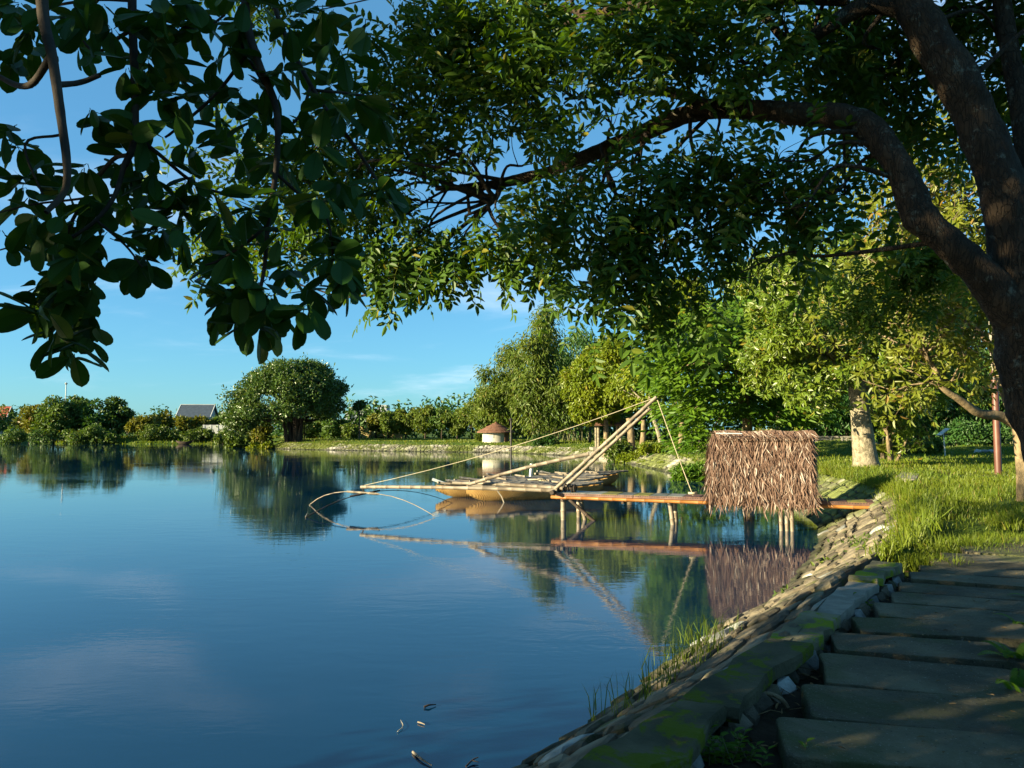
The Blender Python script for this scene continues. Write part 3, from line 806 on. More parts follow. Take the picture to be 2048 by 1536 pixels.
# palm-like stems and layered crowns out of frame on the far side carry the same belt on
for i, (x, y, h) in enumerate(((-112, 132, 9), (-126, 128, 10), (-140, 118, 10.5), (-118, 140, 9), (-100, 146, 8.5), (-152, 106, 11), (-158, 92, 11))):
    if i in (3, 4): continue
    tree("far_tree", ["leafy tree beyond the frame where the far shore turns", "rounded tree beyond the frame on the turning far shore", "tall tree beyond the frame on the turning far shore", "", "", "thick tree beyond the frame on the near turn of the far shore", "wide tree beyond the frame on the near turn of the far shore"][i], "tree", (x, y, gz(x, y)), h + 1, 13, 1.5, L['farmid'], M['bark_dark'], 1800, 0.8, 0.45, seed=140 + i, group="trees along the far shore", low=-0.9)
bush = [(28, 846, 60, 131, "dark bush at the water by the red-roofed house"), (95, 848, 70, 131, "dark bush under the tallest far tree"), (150, 850, 60, 130.5, "dark bush under the layered far tree"),
        (192, 846, 46, 130, "grey-green rounded bush near the tip of the shaded shore"), (226, 853, 34, 130.5, "small pale bush beside the grey-green rounded bush"), (300, 848, 60, 132, "low bush behind the far lamp post"), (338, 853, 52, 132, "low bush near the moored sampan"),
        (378, 856, 50, 131, "leafy bush right behind the moored sampan"), (408, 858, 40, 131, "small bush before the low white wall"), (446, 858, 40, 128, "bush filling the gap beside the banyan skirt")]
for i, (u, v, wp, Y, lab) in enumerate(bush):
    tree_px("far_bush", lab, "bush", u, v, wp, Y, L['farmid' if i < 5 else 'shrub'], n=900, Lf=0.42, Wf=0.24, skirt=0.0, seed=170 + i, nl=9, lr=0.42, trunk_r=0.06, group="bushes along the far shore", low=-0.9, nlimb=4)
# behind the banyan, towards the round house
mid = [(470, 862, 60, 103, 'shrub', 1300, "bush under the water-side skirt of the banyan", 0.0), (522, 846, 56, 104, 'farolive', 1000, "thin olive bush behind the low skirt of the banyan", 0.1), (630, 836, 70, 121, 'farmid', 1700, "dark tree close behind the banyan trunk", 0.05), (668, 828, 66, 119, 'farmid', 2200, "rounded green tree just past the banyan trunk", 0.05),
       (700, 846, 44, 117, 'shrub', 1000, "low bush between the rounded green tree and the thin flat-topped tree", 0.0), (752, 828, 46, 123, 'farolive', 1600, "olive tree before the yellow wall", 0.3),
       (778, 818, 52, 121, 'bamboo', 2400, "yellowish bamboo clump beside the yellow wall", 0.15), (812, 806, 58, 121, 'bamboo', 2800, "taller bamboo clump past the yellow wall", 0.1), (850, 804, 56, 120, 'bamboo', 2800, "bamboo clump in the middle of the row before the round house", 0.1),
       (884, 812, 52, 119, 'farmid', 2400, "darker clump in the row before the round house", 0.08), (914, 806, 50, 118, 'bamboo', 2600, "bamboo clump next to the darker one in the row", 0.08), (944, 786, 60, 115, 'bamboo', 3200, "tallest clump of the row, right beside the round house", 0.08)]
for i, (u, v, wp, Y, lf, n, lab, sk) in enumerate(mid):
    tree_px("clump_tree", lab, "tree", u, v, wp, Y, L[lf], n=n, Lf=0.46, Wf=0.2 if 'bamboo' in lf else 0.26, skirt=sk, seed=200 + i, nl=16, lr=0.34, hang=0.9 if 'bamboo' in lf else 0.4, trunk_r=0.12, group="trees behind the far lawn", low=-0.9)
# thin flat-topped tree
tree_px("thin_tree", "thin bare-stemmed tree with a small flat top beside the banyan", "tree", 719, 803, 36, 104, L['banyan'], M['bark'], n=900, Lf=0.4, Wf=0.22, skirt=0.74, seed=231, nl=9, lr=0.4, trunk_r=0.1, flat=1.4)

# ------------------------------------------------------------------ bamboo groves
def grove(name, label, u, Y, plumes, leafm, n, wbase, seed, cat="bamboo", Lf=0.36, Wf=0.09, group=None, zoff=0.0, culm_m=None):
    """Clumping bamboo: culms that arch out and droop, leaves hanging from their upper length. plumes: (u, top v, share)."""
    rs = np.random.RandomState(seed); x = Xat(u, Y); z0 = gz(x, Y)
    t = thing(name, label, cat, (x, Y, z0), group)
    cm = MB(); lm = MB(); tot = sum(p[2] for p in plumes)
    for (pu, pv, sh) in plumes:
        tx, tz = Xat(pu, Y), Zat(pv, Y)
        k = max(3, int(round(26 * sh / tot)))
        for j in range(k):
            b = np.array([x + rs.randn() * wbase * 0.5, Y + rs.randn() * wbase * 0.4, z0 - 0.1])
            top = np.array([tx + rs.randn() * 0.7, Y + rs.randn() * wbase * 0.9, z0 + (tz - z0) * (1.0 if j == 0 else rs.uniform(0.55, 0.97))])
            out = nrm(top[:2] - b[:2] + rs.randn(2) * .3)
            tip = top + np.array([out[0] * 0.8, out[1] * 0.8, -0.5 - rs.rand() * 0.6])
            pl = catmull([b, b * .55 + top * .45 + np.array([(b[0] - top[0]) * .12, 0, 0.6]), top, tip], 7)
            tube(cm, pl, [0.055, 0.045, 0.02, 0.006], 5, caps=False)
            nn = int(n / tot * sh / k); q = rs.rand(nn) ** 0.75 * 0.86 + 0.14
            idx = q * (len(pl) - 1); i0 = np.clip(idx.astype(int), 0, len(pl) - 2); f = (idx - i0)[:, None]
            p = pl[i0] * (1 - f) + pl[i0 + 1] * f
            spread = (0.18 + 1.15 * np.sin(np.pi * np.clip(q, 0, 1) ** 0.9) ** 0.8)[:, None]
            off = rs.randn(nn, 3) * spread * np.array([0.85, 0.85, 0.45])
            cl = np.round(rs.rand(nn) * 22) * 2.39996                       # tufts
            off = off * 0.6 + np.stack([np.cos(cl), np.sin(cl), np.sin(cl * 1.7) * .6], -1) * spread * 0.65
            p = p + off; p[:, 2] = np.maximum(p[:, 2], z0 + 0.25)
            d = nrm(nrm(off) * 0.6 + np.array([0, 0, -0.85]) + rs.randn(nn, 3) * 0.5)
            leaves(lm, p, d, nrm(off + rs.randn(nn, 3) * .7 + np.array([0, 0, .4])), rs.uniform(.7, 1.3, nn) * Lf, rs.uniform(.7, 1.3, nn) * Wf)
    cm.obj("culms", culm_m or M['culm'], t, smooth=True)
    lm.obj("foliage", leafm, t)
    return t
grove("bamboo_grove", "bright bamboo clump over the round house roof, its crest stepping up to one plume", 1006, 92, [(966, 775, .8), (985, 742, 1.0), (1004, 690, 1.3), (1022, 712, 1.1), (1040, 745, 1.0), (1000, 790, .8), (972, 812, .7)], L['bamboo'], 15000, 1.8, 301, group="bamboo groves", Lf=0.5, Wf=0.15)
grove("bamboo_grove", "tallest bamboo plume with dark stems at its foot, behind the lift-net mast", 1092, 80, [(1078, 628, 1.2), (1092, 650, 1.0), (1066, 690, 1.0), (1108, 700, 1.1), (1052, 745, 1), (1118, 760, 1), (1085, 765, .8), (1128, 800, .7)], L['bamboo'], 17000, 2.0, 302, group="bamboo groves", Lf=0.46, Wf=0.14)
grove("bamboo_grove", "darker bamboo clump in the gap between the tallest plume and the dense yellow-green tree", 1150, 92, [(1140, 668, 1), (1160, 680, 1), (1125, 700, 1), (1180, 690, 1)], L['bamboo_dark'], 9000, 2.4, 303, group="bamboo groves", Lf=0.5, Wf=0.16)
for i, (u, pl, lab) in enumerate([
        (1665, [(1620, 790, 1), (1660, 740, 1), (1700, 760, 1)], "deep green bamboo at the back of the lawn behind the white benches"),
        (1800, [(1770, 740, 1), (1810, 700, 1), (1850, 720, 1), (1790, 640, .8)], "deep green bamboo at the back of the lawn behind the small multi-stemmed tree"),
        (1905, [(1880, 690, 1), (1920, 680, 1), (1960, 700, 1)], "deep green bamboo at the back of the lawn behind the solar lamp"),
        (2020, [(1990, 700, 1), (2040, 660, 1), (2090, 690, 1)], "deep green bamboo at the back of the lawn behind the rust-brown lamp post"),
        (2180, [(2140, 680, 1), (2190, 640, 1), (2240, 690, 1)], "deep green bamboo at the back of the lawn beyond the rust-brown lamp post")]):
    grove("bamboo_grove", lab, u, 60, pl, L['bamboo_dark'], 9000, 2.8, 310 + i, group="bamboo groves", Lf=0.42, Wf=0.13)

# a far wood closes the view at ground level behind the groves
rs = np.random.RandomState(77)
mb = MB()
for (u0, u1, Y, h, k) in ((520, 1250, 128, 6.5, 70), (1100, 2300, 96, 9.5, 110), (1560, 2500, 76, 6.5, 60), (-400, 520, 168, 6.0, 60)):
    LB = []
    for j in range(k):
        u = rs.uniform(u0, u1); y = Y + rs.uniform(-3, 6)
        for q in range(3):
            r = rs.uniform(1.3, 2.4); LB.append((Xat(u, y) + rs.randn(), y, 0.8 + h * rs.uniform(0.1, 0.95), r, r, r))
    crown_leaves(mb, rs, np.array(LB), 110 * k, 0.75, 0.42, 0.4, 0.6, 0.4)
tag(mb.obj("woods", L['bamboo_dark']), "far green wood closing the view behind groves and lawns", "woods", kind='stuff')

# ------------------------------------------------------------------ the middle trees
t = tree_px("dense_tree", "dense yellow-green dome of a tree behind the lift-net mast, above the pavilion", "tree", 1212, 666, 176, 63, L['yellow'], M['bark_tan'], n=30000, Lf=0.30, Wf=0.15, skirt=0.18, seed=401, nl=60, lr=0.24, hang=0.8, trunk_r=0.22, low=-0.8)
for i, (u, v0, v1, du, r, lab) in enumerate(((1262, 886, 836, -4, .28, "x"), (1281, 888, 840, 6, .22, "x"))):
    a, b = P(u, v0, 58), P(u + du, v1, 58); a[2] = gz(a[0], a[1]) - .1
    tube(MB(), catmull([a, a * .5 + b * .5 + np.array([.1, 0, 0]), b], 4), [r * 1.3, r, r * .8], 9, rough=.06).obj("trunk", M['bark_tan'], t, smooth=True)
tree_px("tall_tree", "tall yellow-green tree rising behind the feathery tree, its edge meeting the sky", "tree", 1362, 540, 185, 56, L['yellow'], M['bark_tan'], n=30000, Lf=0.28, Wf=0.14, skirt=0.30, seed=402, nl=70, lr=0.24, hang=0.7, trunk_r=0.2)
tree_px("tall_tree", "tall dark-green tree filling the gap behind the white-trunked tree", "tree", 1560, 470, 260, 62, L['broad'], M['bark'], n=24000, Lf=0.36, Wf=0.18, skirt=0.25, seed=403, nl=60, lr=0.26, trunk_r=0.25)
tree_px("tall_tree", "tall olive tree standing behind the sparse yellowish tree near the lawn's far corner", "tree", 1840, 470, 330, 64, L['olive'], M['bark'], n=26000, Lf=0.38, Wf=0.18, skirt=0.25, seed=404, nl=55, lr=0.26, trunk_r=0.25)
def leaning_trunk():
    Y = 54; a = P(1326, 892, Y); b = P(1296, 806, Y); a[2] = gz(a[0], a[1]) - .1
    t = thing("leaning_tree", "slender pale tree leaning over the hedge beside the lift-net rope", "tree", tuple(a))
    rs = np.random.RandomState(9)
    mb = tube(MB(), catmull([a, a * .6 + b * .4 + np.array([.12, 0, 0]), b], 5), [.22, .17, .13], 9, rough=.06, rs=rs)
    LB = np.array([(b[0] + rs.randn() * 1.1 - .3, b[1] + rs.randn(), b[2] + 1.3 + rs.randn() * .7, 1, 1, .8) for _ in range(10)])
    limbs(mb, rs, b, LB, .08, 6)
    mb.obj("trunk", M['bark_pale'], t, smooth=True)
    crown_leaves(MB(), rs, LB, 2500, .3, .15, .8).obj("crown", L['yellow'], t)
leaning_trunk()
def feathery():
    """Flame tree: flat tiers of feathery fronds."""
    Y = 38.0; rs = np.random.RandomState(55); x = Xat(1495, Y); z0 = gz(x, Y)
    t = thing("flame_tree", "spreading tree with flat tiers of feathery fronds hanging to the bank behind the thatched hut", "tree", (x, Y, z0))
    mb = MB(); fk = P(1490, 800, Y)
    tube(mb, catmull([(x, Y, z0 - .2), P(1494, 840, Y), fk], 5), [.30, .23, .21], 10, rough=.05, rs=rs)
    f2 = P(1502, 762, Y)
    tube(mb, catmull([fk, P(1487, 775, Y), P(1470, 740, Y - .5)], 4), [.16, .13, .10], 8, caps=False)
    tube(mb, catmull([fk, f2, P(1512, 720, Y + .5)], 4), [.17, .15, .11], 8, caps=False)
    env = [(1330, 690, 790), (1365, 640, 900), (1400, 612, 925), (1440, 600, 850), (1480, 598, 830), (1520, 590, 840), (1560, 600, 850), (1600, 640, 850), (1640, 690, 840)]
    tips = []
    for k in range(250):
        u = rs.uniform(1322, 1650); lo = np.interp(u, [e[0] for e in env], [e[2] for e in env]); hi = np.interp(u, [e[0] for e in env], [e[1] for e in env])
        v = hi + (lo - hi) * rs.rand(); e = (1 - abs((v - hi) / (lo - hi) - .4)) 
        y = Y + rs.uniform(-3.6, 3.0) * e
        tips.append(P(u, v, y))
    tips = np.array(tips)
    for i in rs.choice(len(tips), 60, replace=False):
        c = tips[i]; s = [fk, P(1470, 740, Y - .5), P(1512, 720, Y + .5)][i % 3]
        mid = s * .5 + c * .5 + np.array([0, 0, .5])
        tube(mb, catmull([s, mid, c], 5), [.07, .04, .015], 6, caps=False)
    mb.obj("trunk", M['bark_tan'], t, smooth=True)
    lm = MB()
    for c in tips:
        out = nrm(np.array([c[0] - x, (c[1] - Y) * 1.0 - 1.0, 0.0]) + rs.randn(3) * np.array([.5, .5, 0]))
        m_ = 46
        sd = np.array([-out[1], out[0], 0])
        p = c + rs.randn(m_, 1) * sd * 0.75 + rs.randn(m_, 1) * out * 0.55 + np.array([0, 0, 1.0]) * (rs.randn(m_, 1) * .16)
        d = nrm(out + sd * rs.randn(m_, 1) * .8 + np.array([0, 0, -.22]) + rs.randn(m_, 3) * .12)
        leaves(lm, p, d, np.array([-.75, -.5, .8]) + rs.randn(m_, 3) * .5, rs.uniform(.32, .5, m_), rs.uniform(.10, .16, m_), fold=.06, droop=.25)
    lm.obj("crown", L['feather'], t)
feathery()
# ------------------------------------------------------------------ buildings
def gable_house(name, label, x, y, wdt, dep, hw, hr, wallm, roofm, rz, z0=None):
    """House with a pitched tiled roof, gable walls, eaves and windows."""
    z0 = gz(x, y) if z0 is None else z0
    t = thing(name, label, "house", (x, y, z0))
    ca, sa = math.cos(rz), math.sin(rz)
    T = lambda a, b, c: (x + ca * a - sa * b, y + sa * a + ca * b, z0 + c)
    w2, d2 = wdt / 2, dep / 2
    mb = MB()
    V = [T(-w2, -d2, -.3), T(w2, -d2, -.3), T(w2, d2, -.3), T(-w2, d2, -.3), T(-w2, -d2, hw), T(w2, -d2, hw), T(w2, d2, hw), T(-w2, d2, hw), T(-w2, 0, hw + hr - .1), T(w2, 0, hw + hr - .1)]
    mb.add(V, [(0, 1, 5, 4), (2, 3, 7, 6), (3, 0, 4, 8, 7), (1, 2, 6, 9, 5)])
    mb.obj("wall", wallm, t)
    e = 0.45; k = hr / d2
    rf = MB()
    for sg in (-1, 1):
        a = [T(-w2 - e, sg * (d2 + e), hw - k * e), T(w2 + e, sg * (d2 + e), hw - k * e), T(w2 + e, 0, hw + hr), T(-w2 - e, 0, hw + hr)]
        b = [(p[0], p[1], p[2] + .16) for p in a]
        F = [(0, 1, 2, 3), (7, 6, 5, 4), (0, 4, 5, 1), (1, 5, 6, 2), (3, 7, 4, 0)]
        rf.add(a + b, F if sg < 0 else [f[::-1] for f in F])
    ro = rf.obj("roof", roofm, t)
    rd = MB(); tube(rd, [T(-w2 - e, 0, hw + hr + .14), T(w2 + e, 0, hw + hr + .14)], .12, 6); rd.obj("ridge", M['wplaster'], ro)
    for sx in (-1, 1):
        for sg in (-1, 1):
            vb = MB(); tube(vb, [T(sx * (w2 + e), sg * (d2 + e), hw - k * e + .1), T(sx * (w2 + e), 0, hw + hr + .1)], .10, 5); vb.obj("verge", M['wplaster'], ro)
    for i in range(3):
        fx = -w2 + wdt * (i + .5) / 3
        f = MB(); c = np.array(T(fx, -d2 - .02, hw * .55)); box(f, c, 1.2, .10, 1.3, rz, bev=.01); fo = f.obj("window", M['wplaster'], t)
        p = MB(); c = np.array(T(fx, -d2 - .075, hw * .55)); box(p, c, 1.0, .03, 1.1, rz); p.obj("pane", M['glass'], fo)
    return t
hx = Xat(387, 160)
gable_house("house", "far house with slate-blue pitched roof showing over the far trees", hx, 162, 6.2, 6, 4.4, 2.3, M['wplaster'], M['tile_blue'], 0.12)
gable_house("house", "red-roofed white house peeping over trees at the far shore's end", Xat(-26, 168), 170, 6, 6, 4.0, 2.6, M['wplaster'], M['tile_red'], 0.3)
# long white flat-roofed buildings behind the banyan
def flat_block(name, label, u0, u1, vtop, Y, dep, mat, steps):
    x0, x1 = Xat(u0, Y), Xat(u1, Y); z0 = gz((x0 + x1) / 2, Y); zt = Zat(vtop, Y)
    t = thing(name, label, "building", ((x0 + x1) / 2, Y, z0))
    h = zt - z0
    box(MB(), ((x0 + x1) / 2, Y + dep / 2, z0 + h / 2 - .2), x1 - x0, dep, h + .4, bev=.03).obj("wall", mat, t)
    ro = box(MB(), ((x0 + x1) / 2, Y + dep / 2, zt + .12), x1 - x0 + .9, dep + .9, .25, bev=.03).obj("roof", M['wplaster'], t)
    for (a, b, hh) in steps:
        xa, xb = Xat(a, Y), Xat(b, Y)
        box(MB(), ((xa + xb) / 2, Y + dep / 2, zt + .25 + hh / 2), xb - xa, dep * .6, hh, bev=.03).obj("roof_room", mat, ro)
    n = max(2, int((x1 - x0) / 2.6))
    for i in range(n):
        f = box(MB(), (x0 + (i + .5) * (x1 - x0) / n, Y - .03, zt - 1.4), 1.3, .1, 1.2, bev=.01).obj("window", M['wplaster'], t)
        box(MB(), (x0 + (i + .5) * (x1 - x0) / n, Y - .09, zt - 1.4), 1.1, .03, 1.0).obj("pane", M['glass'], f)
    return t
flat_block("office_block", "long white flat-roofed building seen over the trees between banyan and bamboo", 690, 772, 823, 190, 9, M['wplaster'], [(695, 722, 1.0), (752, 770, 1.5)])
flat_block("office_block", "low grey flat roof between the slate-blue roof and the banyan", 418, 446, 830, 178, 8, M['wplaster'], [(436, 444, .5)])
def garden_wall(label, u0, u1, v, Y, mat, nb, seed):
    x0, x1 = Xat(u0, Y), Xat(u1, Y); z0 = gz((x0 + x1) / 2, Y); h = Zat(v, Y) - z0
    t = thing("garden_wall", label, "wall", ((x0 + x1) / 2, Y, z0))
    for i in range(nb):
        a, b = x0 + (x1 - x0) * i / nb, x0 + (x1 - x0) * (i + 1) / nb
        box(MB(), ((a + b) / 2, Y, z0 + h / 2 - .1), b - a - .05, .22, h + .2, bev=.02).obj("wall_panel", mat, t)
        box(MB(), (a, Y, z0 + h / 2), .34, .34, h + .25, bev=.02).obj("pillar", mat, t)
    box(MB(), ((x0 + x1) / 2, Y, z0 + h + .04), x1 - x0, .30, .10, bev=.02).obj("coping", mat, t)
garden_wall("low white wall at the water's far end beside the banyan", 408, 462, 851, 133, M['wplaster'], 4, 1)
garden_wall("old yellow-washed wall behind the thin flat-topped tree", 690, 806, 850, 126, M['yplaster'], 7, 2)
def mast():
    Y = 158; x = Xat(129, Y); z0 = gz(x, Y); zt = Zat(765, Y)
    t = thing("mast", "thin lightning mast rising above the far trees", "mast", (x, Y, z0))
    tube(MB(), [(x, Y, z0), (x, Y, zt - .4)], [.16, .09], 6).obj("pole", M['greypaint'], t)
    tube(MB(), [(x, Y, zt - .5), (x, Y, zt - .2), (x, Y, zt)], [.12, .3, .12], 8).obj("lamp", M['wplaster'], t)
mast()
def round_house():
    Y = 86.0; x = Xat(992, Y); z0 = gz(x, Y)
    t = thing("round_house", "small round cream house with a conical brown tiled roof on the far lawn", "house", (x, Y, z0))
    R = 1.55; hw = 1.18
    a = np.linspace(0, 2 * math.pi, 29)
    mb = MB(); V = np.concatenate([np.c_[x + R * np.cos(a), Y + R * np.sin(a), np.full(29, z0 - .2)], np.c_[x + R * np.cos(a), Y + R * np.sin(a), np.full(29, z0 + hw)]])
    mb.add(V, [(i, i + 1, 30 + i, 29 + i) for i in range(28)]); mb.obj("wall", M['plaster'], t, smooth=True)
    rf = MB(); n = 24; a = np.linspace(0, 2 * math.pi, n, endpoint=False)
    prof = [(2.20, hw - .10), (2.17, hw + .02), (1.5, hw + .36), (.75, hw + .74), (.10, hw + 1.04)]
    V = np.concatenate([np.c_[x + r * np.cos(a), Y + r * np.sin(a), np.full(n, z0 + h)] for r, h in prof])
    F = [(k * n + j, k * n + (j + 1) % n, k * n + n + (j + 1) % n, k * n + n + j) for k in range(len(prof) - 1) for j in range(n)]
    rf.add(V, F + [tuple(range(n))[::-1], tuple(range(4 * n, 5 * n))])
    ro = rf.obj("roof", M['tile_brown'], t)
    for k in range(3):                                        # tile courses
        r, h = [(1.85, hw + .19), (1.12, hw + .57), (.42, hw + .91)][k]
        tube(MB(), np.c_[x + (r + .02) * np.cos(np.linspace(0, 2 * math.pi, 25)), Y + (r + .02) * np.sin(np.linspace(0, 2 * math.pi, 25)), np.full(25, z0 + h + .02)], .035, 5, caps=False).obj("tile_course", M['tile_brown'], ro)
    tube(MB(), [(x, Y, z0 + hw + 1.0), (x, Y, z0 + hw + 1.08), (x, Y, z0 + hw + 1.15)], [.13, .16, .03], 8).obj("finial", M['tile_brown'], ro)
    an = math.radians(-38); dx_, dy_ = math.cos(an), math.sin(an)
    d = box(MB(), (x + dx_ * (R + .0), Y + dy_ * (R + .0), z0 + .52), .08, .75, 1.05, an, bev=.01).obj("door", M['tile_brown'], t)
    box(MB(), (x + dx_ * (R + .06) - dy_ * .28, Y + dy_ * (R + .06) + dx_ * .28, z0 + .6), .05, .05, .12, an).obj("handle", M['iron'], d)
    an = math.radians(-100)
    f = box(MB(), (x + math.cos(an) * R, Y + math.sin(an) * R, z0 + .75), .08, .05, .5, an).obj("downpipe", M['greypaint'], t)
round_house()
def pavilion():
    Y = 66.0; x = Xat(1216, Y); z0 = gz(x, Y)
    t = thing("pavilion", "open garden pavilion with a brown tiled roof half hidden by the dense yellow-green tree", "pavilion", (x, Y, z0))
    zr = Zat(849, Y) - z0; w2 = 1.55
    ap = np.array([x, Y, z0 + zr + 1.15]); cs = [np.array([x + sx * w2, Y + sy * w2, z0 + zr]) for sx, sy in ((-1, -1), (1, -1), (1, 1), (-1, 1))]
    rf = MB(); V = cs + [c - np.array([0, 0, .12]) for c in cs] + [ap]
    rf.add(V, [(0, 1, 8), (1, 2, 8), (2, 3, 8), (3, 0, 8), (4, 5, 1, 0), (5, 6, 2, 1), (6, 7, 3, 2), (7, 4, 0, 3), (7, 6, 5, 4)])
    ro = rf.obj("roof", M['tile_brown'], t)
    for c in cs: tube(MB(), [c, ap], .07, 6).obj("hip_ridge", M['tile_brown'], ro)
    for sx, sy in ((-1, -1), (1, -1), (1, 1), (-1, 1)):
        tube(MB(), [(x + sx * .95, Y + sy * .95, z0 - .1), (x + sx * .95, Y + sy * .95, z0 + zr)], .12, 10).obj("column", M['bark_pale'], t, smooth=True)
    box(MB(), (x, Y, z0 + .02), 3.0, 3.0, .24, bev=.03).obj("base", M['cement'], t)
pavilion()
# stone steps by the pavilion down to the water
st = thing("water_steps", "flight of worn stone steps going down the bank in front of the pavilion", "steps", (Xat(1172, 62), 62, .4))
for k in range(6):
    s = s_of(7.6, 60.2); q = bank_pt(np.array([s]), np.array([1.75 - k * .36]))[0]; n2 = shore_nrm(s) * NS; 
    box(MB(), (q[0], q[1], .92 - k * .17), 3.6, .42, .2, math.atan2(n2[0], -n2[1]), bev=.02).obj("step", M['cement'] if k % 2 else M['stone'], st)
def post_lamp(label, u, vb, vt, r, group):
    q = G(u, vb, 1.0); x, y = q[0], q[1]; z0 = gz(x, y); zt = Zat(vt, y)
    t = thing("garden_lamp", label, "lamp", (x, y, z0), group)
    tube(MB(), [(x, y, z0 - .1), (x, y, z0 + .5), (x, y, z0 + .52), (x, y, zt - .3)], [r * 1.7, r * 1.7, r, r * .8], 8).obj("post", M['iron'], t)
    tube(MB(), [(x, y, zt - .3), (x, y, zt - .1), (x, y, zt)], [r * 1.2, r * 2.2, r * .3], 8).obj("lantern", M['iron'], t)
post_lamp("black garden lamp in front of the round house", 1022, 889, 836, .09, "garden lamps by the lake")
post_lamp("black garden lamp on the lawn beside the pavilion", 1180, 886, 838, .10, "garden lamps by the lake")
post_lamp("thin lamp post before the dark far trees, where the tree line drops", 255, 869, 848, .08, "garden lamps by the lake")

# ------------------------------------------------------------------ jetty
JA, JS = np.array([1.16, 20.3]), np.array([9.05, 17.27])
jd = nrm(JS - JA); jn = np.array([-jd[1], jd[0]])               # jn points away from the viewer
def J(t, b, z): q = JA + jd * t + jn * b; return np.array([q[0], q[1], z])
JL = float(np.linalg.norm(JS - JA)); DZ = 0.72; JW = 0.85
jet = thing("jetty", "narrow bamboo jetty on posts carrying the thatched hut out from the bank", "jetty", tuple(J(JL / 2, JW / 2, 0)))
rs = np.random.RandomState(31)
M['deck_a'] = plain("grey_deck_board", (0.10, 0.11, 0.105), (0.19, 0.19, 0.17), 5, 0.6, 0.3, 0.004, 25, rand='object', c3=(0.06, 0.075, 0.04))
M['deck_b'] = plain("brown_deck_board", (0.07, 0.036, 0.028), (0.125, 0.066, 0.05), 5, 0.6, 0.3, 0.004, 25, rand='object')
M['deck_moss'] = plain("mossy_deck_board", (0.08, 0.085, 0.03), (0.20, 0.18, 0.03), 9, 0.8, 0.2, 0.004, 25)
npk = 20
for i in range(npk):
    a, b = JL * i / npk, JL * (i + 1) / npk
    c = J((a + b) / 2, JW / 2 + rs.randn() * .008, DZ - .015 + rs.randn() * .002)
    mm = M['deck_moss'] if i in (3, 5, 17) else (M['deck_a'] if i < 8 else M['deck_b'])
    box(MB(), c, b - a - .015, JW - .02, .03, X=(*jd, 0), bev=.004).obj("plank", mm, jet)
eb = MB()
for k in range(4):                                            # perforated edge board: four lengths
    a, b = JL * k / 4 + .01, JL * (k + 1) / 4 - .01
    box(MB(), J((a + b) / 2, -.012, DZ - .045), b - a, .025, .075, X=(*jd, 0), bev=.003).obj("edge_board", M['deck_b'], jet)
hol = MB()
for k in range(int(JL / .06)):
    c = J(.03 + k * .06, -.027, DZ - .03); hol.add([c + np.array([*jd, 0]) * sx * .014 + np.array([0, 0, sz * .011]) for sx, sz in ((-1, -1), (1, -1), (1, 1), (-1, 1))], [(0, 1, 2, 3)])
tag(hol.obj("edge_holes", M['iron'], jet), kind='stuff')
for off, z in ((0.02, DZ - .125), (JW - .05, DZ - .125), (JW / 2, DZ - .12)):
    bamboo(MB(), J(-.12, off, z), J(JL * .52, off, z - .01), .05, .047, .45).obj("beam", [M['bamboo_gold'], M['node']], jet, smooth=True)
    bamboo(MB(), J(JL * .50, off, z - .01), J(JL + .05, off, z + .01), .047, .052, .45).obj("beam", [M['bamboo_gold'], M['node']], jet, smooth=True)
def jpole(a, b, r, mat='bamboo', step=.36):
    bamboo(MB(), a, b, r, r * .95, step).obj("post", [M[mat], M['node']], jet, smooth=True)
for (u, v0, Yt, u2, v2, r, mm) in ((1131, 992, None, 1131, 1037, .075, 'bamboo'),):
    pass
jpole(J(.22, .03, DZ - .17), J(.22, .03, -1.2), .072)
jpole(J(.42, JW - .05, DZ - .17), J(.44, JW - .05, -1.2), .062)
jpole(J(.62, .28, DZ - .17), J(1.0, .2, -1.0), .058)
jpole(J(3.05, .05, DZ - .17), J(3.27, .03, -1.2), .062)
jpole(J(3.05, JW - .08, DZ - .17), J(3.15, JW - .05, -1.2), .06)
bamboo(MB(), J(.38, .06, DZ - .18), J(1.05, .12, -.02), .05, .045).obj("brace", [M['darkwood'], M['node']], jet, smooth=True)
bamboo(MB(), J(1.05, .12, -.02), J(1.6, .16, -.5), .045, .045).obj("brace", [M['darkwood'], M['node']], jet, smooth=True)
for tt in (.22, 1.85, 3.05, 5.0):
    bamboo(MB(), J(tt, -.10, DZ - .20), J(tt, JW + .08, DZ - .20), .035).obj("crossbeam", [M['darkwood'], M['node']], jet, smooth=True)

